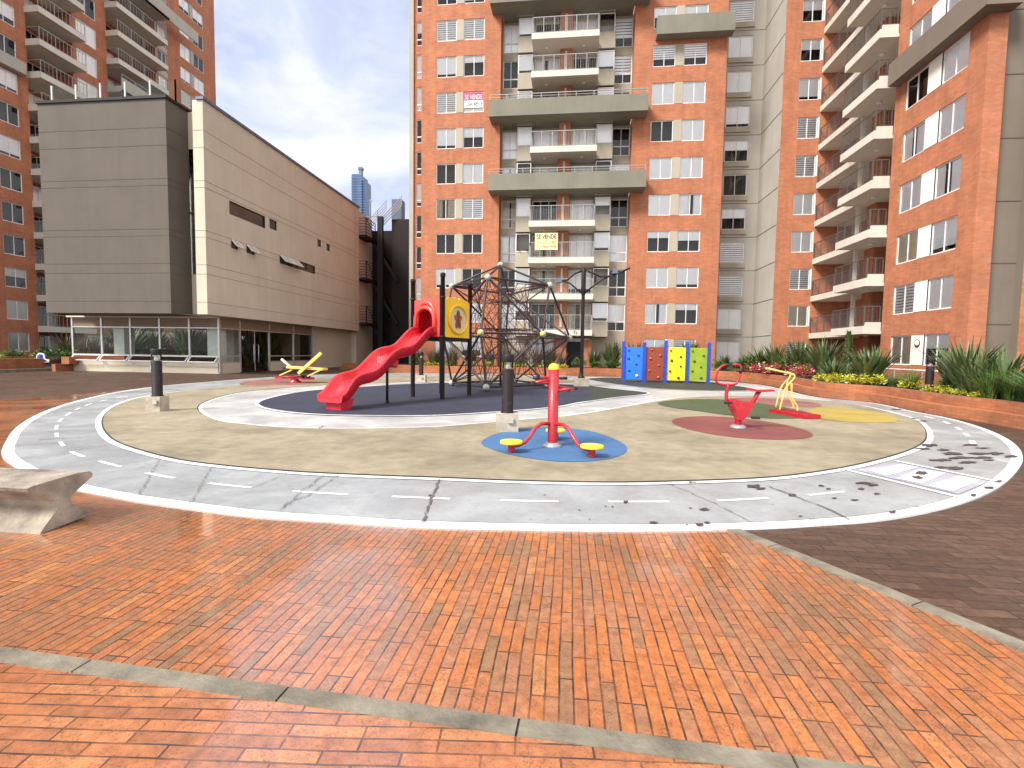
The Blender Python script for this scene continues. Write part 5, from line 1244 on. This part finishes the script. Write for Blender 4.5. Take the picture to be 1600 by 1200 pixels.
for i, mn in enumerate(('blue_panel', 'brown_panel', 'yellow_panel', 'green_panel')):
    a = cl0 + U * i; m_ = MB(); lo_, hi_ = .18, 1.86
    f0 = a + Un * .078; f1 = a + Un * (Lp - .078)
    m_.extrude([(f0.x, f0.y, lo_), (f1.x, f1.y, lo_), (f1.x, f1.y, hi_), (f0.x, f0.y, hi_)], Nn * -.05); pn = m_.build('panel', mn, t); pn['label'] = mn.split('_')[0] + ' climbing panel'
    hs_ = 'hold' if i != 1 else 'red_lite'
    for k, (u, z) in enumerate(HOLDS[i]):
        q_ = a + Un * (.08 + (Lp - .16) * u) + Nn * .0; m_ = MB(); rr = .055 + .02 * (k % 3) / 2
        m_.lathe([(rr, 0), (rr * .95, .03), (rr * .6, .06), (0, .065)], (q_.x, q_.y, lo_ + (hi_ - lo_) * z), 7, Nn); m_.build('hold', {0: plain('hold_blue', (.02, .06, .25)), 1: plain('hold_rust', (.40, .10, .05)), 2: 'hold', 3: plain('hold_olive', (.10, .13, .02))}[i] if k < 5 or i else 'white', pn)

# ------------------------------------------------------------------ CONCRETE BENCH
xb = -4.02
def byz(px, py): p = ray(px, py); s = xb / p.x; return p.y * s, EYE + p.z * s
prof_b = [byz(62, 829), byz(139, 800), byz(138.5, 794), byz(112, 781), byz(110, 773), byz(117, 764), byz(144, 739), byz(144.5, 734), byz(140, 731), byz(120, 734), byz(88, 743), byz(50, 754), byz(42, 758), byz(45, 763), byz(75, 771), byz(92, 778), byz(92, 786), byz(66, 822)]
zmin = min(z for y, z in prof_b)
prof_b = [(y, z - zmin + .004) for y, z in prof_b]
bn = MB(); bn.extrude([(xb, y, z) for y, z in prof_b], (-1.5, -.03, 0)); o = bn.build('bench', 'bench', None, (xb - .75, sum(y for y, z in prof_b) / len(prof_b), 0))
tag(o, 'cast concrete bench with an hourglass profile at the edge of the brick paving', 'bench'); bv = o.modifiers.new('soft', 'BEVEL'); bv.width = .012; bv.segments = 2; bv.limit_method = 'ANGLE'

# ------------------------------------------------------------------ PLANTERS
FOOT = [(530, 578.5), (640, 583), (760, 585.5), (860, 587.6), (960, 588.6), (1110, 592.5), (1180, 599), (1225, 606.5), (1280, 620), (1360, 628.5), (1430, 642), (1480, 651.5), (1540, 661), (1600, 672), (1700, 692)]
fp = spline([(p.x, p.y + .12) for p in (G(*q_) for q_ in FOOT)], 4, False)
def off_open(P, d):
    out = []
    for i in range(len(P)):
        t_ = (P[min(i + 1, len(P) - 1)] - P[max(i - 1, 0)]).normalized(); out.append(P[i] + Vector((-t_.y, t_.x)) * d)
    return out
def wall_along(mb, P, d0, d1, z0, z1):
    a, b_ = off_open(P, d0), off_open(P, d1)
    for i in range(len(P) - 1):
        p, q_, r, s = a[i], a[i + 1], b_[i + 1], b_[i]
        mb.face([(p.x, p.y, z0), (q_.x, q_.y, z0), (q_.x, q_.y, z1), (p.x, p.y, z1)]); mb.face([(p.x, p.y, z1), (q_.x, q_.y, z1), (r.x, r.y, z1), (s.x, s.y, z1)]); mb.face([(s.x, s.y, z1), (r.x, r.y, z1), (r.x, r.y, z0), (s.x, s.y, z0)])
    for i in (0, len(P) - 1): p, s = a[i], b_[i]; mb.face([(p.x, p.y, z0), (p.x, p.y, z1), (s.x, s.y, z1), (s.x, s.y, z0)])
gap = [i for i, p in enumerate(fp) if -.35 < p.x < 1.0 and p.y > 30]
pl = thing('brick_planter', 'long curving low orange brick planter behind the playground and along its right side', 'planter', (fp[len(fp) // 2].x, fp[len(fp) // 2].y, 0))
m_ = MB(); wall_along(m_, fp, 0, .30, 0, .28); m_.build('ledge', 'brick_planter', pl)
m_ = MB(); wall_along(m_, fp, .24, .48, .27, .53); m_.build('wall', 'brick_planter', pl)
m_ = MB(); a = off_open(fp, .48); b_ = off_open(fp, 2.6)
for i in range(len(fp) - 1): m_.face([(a[i].x, a[i].y, .47), (a[i + 1].x, a[i + 1].y, .47), (b_[i + 1].x, b_[i + 1].y, .54), (b_[i].x, b_[i].y, .54)])
m_.build('soil_bed', 'soil', pl)
# left planter
lp0, lp1 = G(-120, 587), G(83, 579)
P2 = [Vector((lp0.x, lp0.y)), Vector((lp1.x, lp1.y))]
P2 = [P2[0].lerp(P2[1], i / 6) for i in range(7)]
pl2 = thing('brick_planter', 'straight orange brick planter left of the clubhouse', 'planter', (lp0.x / 2 + lp1.x / 2, lp0.y / 2 + lp1.y / 2, 0))
m_ = MB(); wall_along(m_, P2, .5, .8, 0, .72); m_.build('wall', 'brick_planter', pl2)
m_ = MB(); wall_along(m_, P2, -.2, .45, 0, .16); m_.build('ledge', 'strip', pl2)
m_ = MB(); a_, b_ = G(84, 580), G(115, 580); m_.box(a_.x, -29.75, a_.y - .1, a_.y + 3.0, 0, .42); m_.box(a_.x + .7, -29.8, a_.y + .3, a_.y + 3.0, .421, .85); m_.build('step', 'brick_planter', pl2)
m_ = MB(); A_ = off_open(P2, .8); B_ = off_open(P2, 6)
m_.face([(A_[0].x, A_[0].y, .62), (A_[-1].x, A_[-1].y, .62), (B_[-1].x, B_[-1].y, .7), (B_[0].x, B_[0].y, .7)]); m_.build('soil_bed', 'soil', pl2)

# handrail behind the right planter
hr0, hr1 = G(1330, 573.5, 1.02), G(1640, 589, 1.02)
t = thing('garden_railing', 'thin pale handrail over glass behind the plants on the right', 'railing', ((hr0 + hr1) / 2).to_tuple())
m_ = MB(); m_.tube([hr0, hr1], .028, 8); m_.build('handrail', 'white', t)
for i in range(7): p = hr0.lerp(hr1, i / 6); m_ = MB(); m_.bar((p.x, p.y, .5), (p.x, p.y, 1.0), .035, .035); m_.build('post', 'alu', t)
m_ = MB(); m_.face([(hr0.x, hr0.y, .55), (hr1.x, hr1.y, .55), (hr1.x, hr1.y, .97), (hr0.x, hr0.y, .97)]); m_.build('glass_panel', 'glass_clear', t)

# ------------------------------------------------------------------ PLANTS
def blade(mb, base, az, lean, L, w, rr, curl=1.0):
    d = Vector((math.cos(az), math.sin(az), 0)); sd_ = Vector((-d.y, d.x, 0)); n = 5; pts = []
    for i in range(n + 1):
        s = i / n; out = lean * L * (s ** 1.6) * .9; z = L * s * (1 - .25 * lean * s * curl); pts.append(Vector(base) + d * out + Vector((0, 0, z)))
    i0 = len(mb.v)
    for i, p in enumerate(pts):
        s = i / n; ww = w * (1 - s ** 2.2) * (.55 + .45 * min(1, s * 4)) / 2
        if i == n: ww = .002
        mb.v.append(tuple(p - sd_ * ww)); mb.v.append(tuple(p + sd_ * ww + d * ww * .25))
    for i in range(n): mb._f((i0 + 2 * i, i0 + 2 * i + 1, i0 + 2 * i + 3, i0 + 2 * i + 2))
_pm = {}
def plant_mesh(key, fn, mats):
    if key not in _pm:
        mb = MB(); fn(mb, random.Random(str(key))); me = bpy.data.meshes.new(key[0]); me.from_pydata(mb.v, [], mb.f)
        for x in mats: me.materials.append(M[x])
        for i, p in enumerate(me.polygons): p.material_index = mb.m[i]
        me.update(); _pm[key] = me
    return _pm[key]
def flax(n, L, w, spread):
    def fn(mb, r):
        for i in range(n):
            a = r.uniform(0, 2 * PI); rd = r.uniform(0, .16); ln = (i / n) ** .8 * spread * r.uniform(.7, 1.15)
            blade(mb, (rd * math.cos(a), rd * math.sin(a), 0), a + r.uniform(-.4, .4), ln, L * r.uniform(.6, 1.05), w * r.uniform(.7, 1.2), r)
    return fn
def leafball(n, rx, rz, ls, zc, flowers=0):
    def fn(mb, r):
        for i in range(n + flowers):
            a = r.uniform(0, 2 * PI); e = math.asin(r.uniform(-.2, 1)); q_ = r.uniform(.45, 1.0) * (1 + .25 * math.sin(3 * a + 1))
            p = Vector((rx * q_ * math.cos(e) * math.cos(a), rx * q_ * math.cos(e) * math.sin(a), zc + rz * q_ * math.sin(e)))
            if i >= n: mb.mi = 1
            d = Vector((math.cos(a) + r.uniform(-.7, .7), math.sin(a) + r.uniform(-.7, .7), r.uniform(-.3, .9))).normalized(); sd_ = d.cross(Vector((r.uniform(-.5, .5), r.uniform(-.5, .5), 1))).normalized(); l = ls * r.uniform(.6, 1.3)
            nn_ = d.cross(sd_) * l * .15
            mb.face([p, p + d * l * .5 + sd_ * l * .28 + nn_, p + d * l, p + d * l * .5 - sd_ * l * .28 + nn_])
        mb.mi = 0
        for i in range(6):
            a = r.uniform(0, 2 * PI); mb.bar((0, 0, 0), (rx * .5 * math.cos(a), rx * .5 * math.sin(a), zc + rz * .3), .012, .012)
    return fn
def cypress(mb, r):
    for i in range(900):
        h = r.random() ** .9; rad = .26 * (1 - h ** 1.5) * (.5 + .5 * min(1, h * 6)) + .02; a = r.uniform(0, 2 * PI); q_ = r.uniform(.5, 1.05); p = Vector((rad * q_ * math.cos(a), rad * q_ * math.sin(a), .1 + h * 1.75)); d = Vector((math.cos(a) * .4, math.sin(a) * .4, 1)).normalized(); sd_ = Vector((-math.sin(a), math.cos(a), 0)); l = r.uniform(.07, .14)
        mb.face([p, p + d * l * .5 + sd_ * l * .25, p + d * l, p + d * l * .5 - sd_ * l * .25])
PLK = {
    'flax': ('flax_plant', 'flax plant', ['leaf_flax'], [flax(95, 1.35, .11, .8), flax(80, 1.2, .10, .95), flax(105, 1.45, .115, .7)]),
    'bronze': ('bronze_grass', 'grass plant', ['leaf_bronze'], [flax(80, 1.2, .035, .7), flax(70, 1.05, .035, .8)]),
    'grass': ('grass_clump', 'grass plant', ['leaf_green'], [flax(170, .95, .022, 1.15), flax(150, .85, .022, 1.25)]),
    'green': ('leafy_shrub', 'shrub', ['leaf_green', 'flower'], [leafball(420, .5, .42, .12, .3), leafball(380, .55, .36, .12, .28)]),
    'lime': ('lime_shrub', 'shrub', ['leaf_lime', 'flower'], [leafball(230, .30, .24, .11, .12, 8), leafball(200, .26, .22, .11, .12, 8), leafball(210, .34, .2, .12, .1, 5)]),
    'red': ('red_shrub', 'shrub', ['leaf_red', 'flower'], [leafball(560, .62, .42, .10, .12, 60), leafball(500, .55, .38, .10, .12, 45)]),
    'cyp': ('cypress_tree', 'cypress', ['leaf_cyp'], [cypress]),
}
_lab = {}
def put(kind, x, y, z, s, label, group=None, rs=random.Random(21)):
    nm, cat, mats, var = PLK[kind]; v = rs.randrange(len(var)); me = plant_mesh((nm, v), var[v], mats)
    o = bpy.data.objects.new(nm, me); COL.objects.link(o); o.location = (x, y, z); o.rotation_euler = (0, 0, rs.uniform(0, 6.28)); f = rs.uniform(.9, 1.12); o.scale = (s * f, s * f, s * rs.uniform(.92, 1.1))
    o['label'] = label; o['category'] = cat
    if group: o['group'] = group
    return o
def along(px, d):            # a point in the long planter seen near column px, d metres behind its foot
    best = min(range(len(fp)), key=lambda i: abs((lambda c: 800 + CF * c.x / c.z)(CM @ Vector((fp[i].x, fp[i].y, -EYE))) - px) if fp[i].y > 3 else 1e9)
    o_ = off_open(fp, d)[best]; return o_.x, o_.y
def row(kind, pxs, d, s, label, group, z=.48, jit=.25):
    rs = random.Random(len(pxs) + int(d * 100))
    for px in pxs:
        if len(pxs) > 6 and rs.random() < (.34 if kind == 'lime' else .13): continue
        x, y = along(px + rs.uniform(-3, 3), d + rs.uniform(-jit, jit)); put(kind, x + rs.uniform(-.1, .1), y, z, s * rs.uniform(.62, 1.32), label, group)
row('bronze', range(640, 890, 8), 1.3, 1.15, 'bronze brown grass plant in the planter behind the rope climber', 'bronze grasses behind the rope climber', jit=.5)
row('lime', range(650, 905, 8), .72, .9, 'yellow green shrub at the planter edge behind the rope climber', 'lime shrubs behind the rope climber', jit=.12)
row('green', range(640, 880, 13), 1.0, .65, 'low green shrub in the planter behind the rope climber', 'green shrubs behind the rope climber', jit=.2)
row('green', range(918, 990, 7), .95, .85, 'low green shrub between the lamp mast and the climbing wall', 'green shrubs beside the lamp mast', jit=.2)
row('flax', (926, 934, 942, 950), 1.6, 1.05, 'dark green flax plant between the lamp mast and the blue climbing panel', 'flax beside the lamp mast', jit=.35)
row('flax', (958, 964, 970, 977, 984, 992), 1.2, 1.25, 'large spiky flax plant just left of the blue climbing panel', 'flax left of the climbing wall', jit=.35)
row('flax', (1005, 1020, 1040, 1060, 1078, 1092), 1.6, 1.4, 'flax plant rising behind the climbing wall panels', 'flax behind the climbing wall', jit=.3)
row('lime', (926, 932, 1100, 1112, 1120), .68, .55, 'small pale flowering shrub on the planter edge near the climbing wall', 'small shrubs by the climbing wall', jit=.05)
row('flax', range(1108, 1240, 8), 1.9, 1.15, 'dark flax plant in front of the grey concrete wing', 'flax before the concrete wing', jit=.5)
row('green', range(1108, 1215, 9), 1.5, .95, 'bushy green shrub behind the red leaved shrubs', 'green shrubs behind the red shrubs', jit=.25)
for px, s, lb in ((1160, 1.0, 'leftmost of the three red leaved shrubs on the brick planter'), (1186, 1.15, 'middle and largest of the three red leaved shrubs on the brick planter'), (1224, .95, 'rightmost of the three red leaved shrubs on the brick planter')):
    x, y = along(px, .85); put('red', x, y, .50, s * 1.2, lb, 'red shrubs on the planter')
x, y = along(1243, 1.3); put('flax', x, y, .48, .95, 'grey green spiky flax right of the red shrubs, before a striped window')
x, y = along(1266, 1.4); put('cyp', x, y, .48, 1.12, 'slim dark cypress standing before the far balconies')
row('flax', (1280, 1289, 1298, 1307, 1316, 1325), 1.5, .95, 'flax plant between the slim cypress and the bollard in the planter', 'flax right of the cypress', jit=.35)
row('grass', (1312, 1322, 1332, 1342, 1352, 1362, 1372), 1.0, .72, 'soft green grass plant left of the bollard in the planter', 'soft grass left of the planter bollard', jit=.3)
row('lime', (1236, 1243, 1250, 1257, 1264, 1272, 1280, 1288, 1296, 1305, 1314, 1323, 1331, 1376, 1383), .74, .95, 'yellow leaved shrub along the planter edge between the red shrubs and the bollard', 'yellow shrubs along the right planter', jit=.08)
row('green', (1405, 1414, 1424, 1434, 1444), 1.35, .62, 'low brownish green shrub just right of the bollard in the planter', 'low shrubs right of the planter bollard', jit=.2)
row('lime', (1412, 1422, 1434, 1446, 1458, 1472, 1490), .68, .62, 'small yellow plant on the planter edge before the biggest flax', 'small yellow plants before the big flax', jit=.05)
row('flax', (1398, 1406, 1414, 1422, 1430, 1439, 1448, 1457, 1466, 1476, 1486), 1.3, .95, 'tall broad leaved flax in the big clump right of the planter bollard', 'big flax clump', jit=.45)
row('grass', range(1478, 1640, 8), .95, .95, 'arching green grass plant at the right end of the planter', 'grasses at the right end of the planter', jit=.4)
row('lime', (1590,), .7, .45, 'single small yellow plant below the arching grasses at the right end', None, jit=.02)
x, y = along(1394, .95); bollard(Vector((x, y, .55)), 'black bollard lamp standing in the right planter among the yellow shrubs', False, .95)
x, y = along(1163, 1.6); bollard(Vector((x, y, .58)), 'small black bollard lamp half hidden among dark flax behind the red shrubs', False, .8)
# left planter and the garden seen through the clubhouse
rs = random.Random(4)
for i in range(12):
    p = G(-40 + i * 13, 578); put('green' if i % 3 else 'lime', p.x, p.y + rs.uniform(1.2, 2.2), .6, rs.uniform(.8, 1.1), 'green shrub in the planter left of the clubhouse' if i % 3 else 'lime green shrub in the planter left of the clubhouse', 'shrubs left of the clubhouse')
for i in range(9):
    p = G(20 + i * 11, 578); put('bronze' if i % 2 else 'grass', p.x - .5, p.y + rs.uniform(2.4, 3.8), .6, rs.uniform(1.4, 1.75), 'tall brown grass plant against the clubhouse corner' if i % 2 else 'tall green grass plant against the clubhouse corner', 'tall grasses left of the clubhouse')
for i in range(4): put('bronze', -30.9 + i * .35, 28.3 + i * .5, .8, 1.15, 'brown grass plant on the brick step at the clubhouse corner', 'grasses on the brick step')
for i in range(34): put(('green', 'flax', 'grass')[i % 3], -31.2 - (i % 4) * .35 + rs.uniform(-.2, .2), 29.8 + i * .48, .1, rs.uniform(2.0, 2.6), 'garden plant seen through the clubhouse glass', 'garden seen through the clubhouse glass')
for i in range(17): put('green' if i % 3 else 'flax', -29.2 + i * .42 + rs.uniform(-.2, .2), 35.2 + (i % 3) * .6, .1, rs.uniform(2.0, 2.6), 'garden plant seen through the clubhouse glass', 'garden seen through the clubhouse glass')
for i, xx in enumerate((-28.6, -26.2, -23.6)): put('green', xx, 30.2, .1, 1.3, 'leafy plant inside the clubhouse behind the front glass', 'plants inside the clubhouse')
# tufts growing on the clubhouse roof edge
for yy in (28.6, 29.6, 33.4, 36.6): put('green', -19.9, yy, ZTOP + .1, .55, 'tuft of green growing on the roof edge of the beige hall', 'tufts on the roof edge')
# planted pots on a balcony sill
for i, xx in enumerate((-3.85, -3.25)):
    k = 6; put('green', xx, YS - .85, zt(k) - 1.30 + .03, .22, 'small potted plant on the sill left of the banner balcony', 'potted plants on the sill')

# ------------------------------------------------------------------ SKY AND LIGHT
SUN_EL, SUN_AZ = math.radians(45), math.radians(-136)     # azimuth from +Y, negative to the left
world = bpy.data.worlds.new('World'); scn.world = world; world.use_nodes = True
nt = NT(world); bg = nt.n['Background']
sky = nt.add('ShaderNodeTexSky', sky_type='NISHITA', sun_disc=False, sun_elevation=SUN_EL, sun_rotation=SUN_AZ, altitude=2600, air_density=1.0, dust_density=1.5, ozone_density=1.0)
tc = nt.add('ShaderNodeTexCoord'); mp = nt.add('ShaderNodeMapping'); nt.link(tc.outputs['Generated'], mp.inputs['Vector']); mp.inputs['Scale'].default_value = (1, 1, 1.5); mp.inputs['Location'].default_value = (.35, .1, .2)
c1 = noise(nt, mp.outputs[0], 2.4, 8, .56, .6); c2 = noise(nt, mp.outputs[0], 5.5, 7, .6, 1.2)
# an overcast deck: lavender grey undersides low to the north-west, brighter overhead and to the south
dp = nt.add('ShaderNodeVectorMath', operation='DOT_PRODUCT'); nt.link(tc.outputs['Generated'], dp.inputs[0]); dp.inputs[1].default_value = (-.45, .75, .15)
dens = nt.add('ShaderNodeMath', operation='MULTIPLY_ADD'); nt.link(c1, dens.inputs[0]); dens.inputs[1].default_value = 1.0; dens.inputs[2].default_value = .12
fac = ramp(nt, dens.outputs[0], [(.45, (.80,) * 3), (.72, (1,) * 3)])
lit = ramp(nt, c1, [(.38, (.56, .63, .90)), (.53, (.68, .75, .97)), (.65, (.95, .97, 1.0))])
wisps = ramp(nt, c2, [(.45, (0,) * 3), (.72, (.6,) * 3)])
lit = mixc(nt, wisps, lit, (.95, .97, 1.0))
bright = ramp(nt, dp.outputs['Value'], [(.15, (1, .99, .97)), (.62, (0, 0, 0))])
lit = mixc(nt, bright, lit, (1.0, 1.0, 1.0))
gain = nt.add('ShaderNodeMath', operation='MULTIPLY_ADD'); nt.link(bright, gain.inputs[0]); gain.inputs[1].default_value = 2.6; gain.inputs[2].default_value = 5.9
cl = nt.add('ShaderNodeVectorMath', operation='SCALE'); nt.link(lit, cl.inputs[0]); nt.link(gain.outputs[0], cl.inputs['Scale'])
mx_ = mixc(nt, fac, sky.outputs[0], cl.outputs[0])
nt.link(mx_, bg.inputs['Color']); bg.inputs['Strength'].default_value = .10
sun_d = bpy.data.lights.new('sun', 'SUN'); sun_d.energy = 3.5; sun_d.angle = math.radians(18); sun_d.color = (1.0, .95, .87)
sun = bpy.data.objects.new('sun', sun_d); COL.objects.link(sun); sun.location = (-20, -10, 60)
sd3 = Vector((math.sin(SUN_AZ) * math.cos(SUN_EL), math.cos(SUN_AZ) * math.cos(SUN_EL), math.sin(SUN_EL)))
sun.rotation_euler = (-sd3).to_track_quat('-Z', 'Y').to_euler()
vs = scn.view_settings; vs.view_transform = 'Standard'; vs.look = 'None'; vs.exposure = .92; vs.gamma = 1.0; vs.use_curve_mapping = False
scn.render.engine = 'CYCLES'; scn.cycles.max_bounces = 8; scn.cycles.transparent_max_bounces = 16; scn.cycles.sample_clamp_indirect = 6
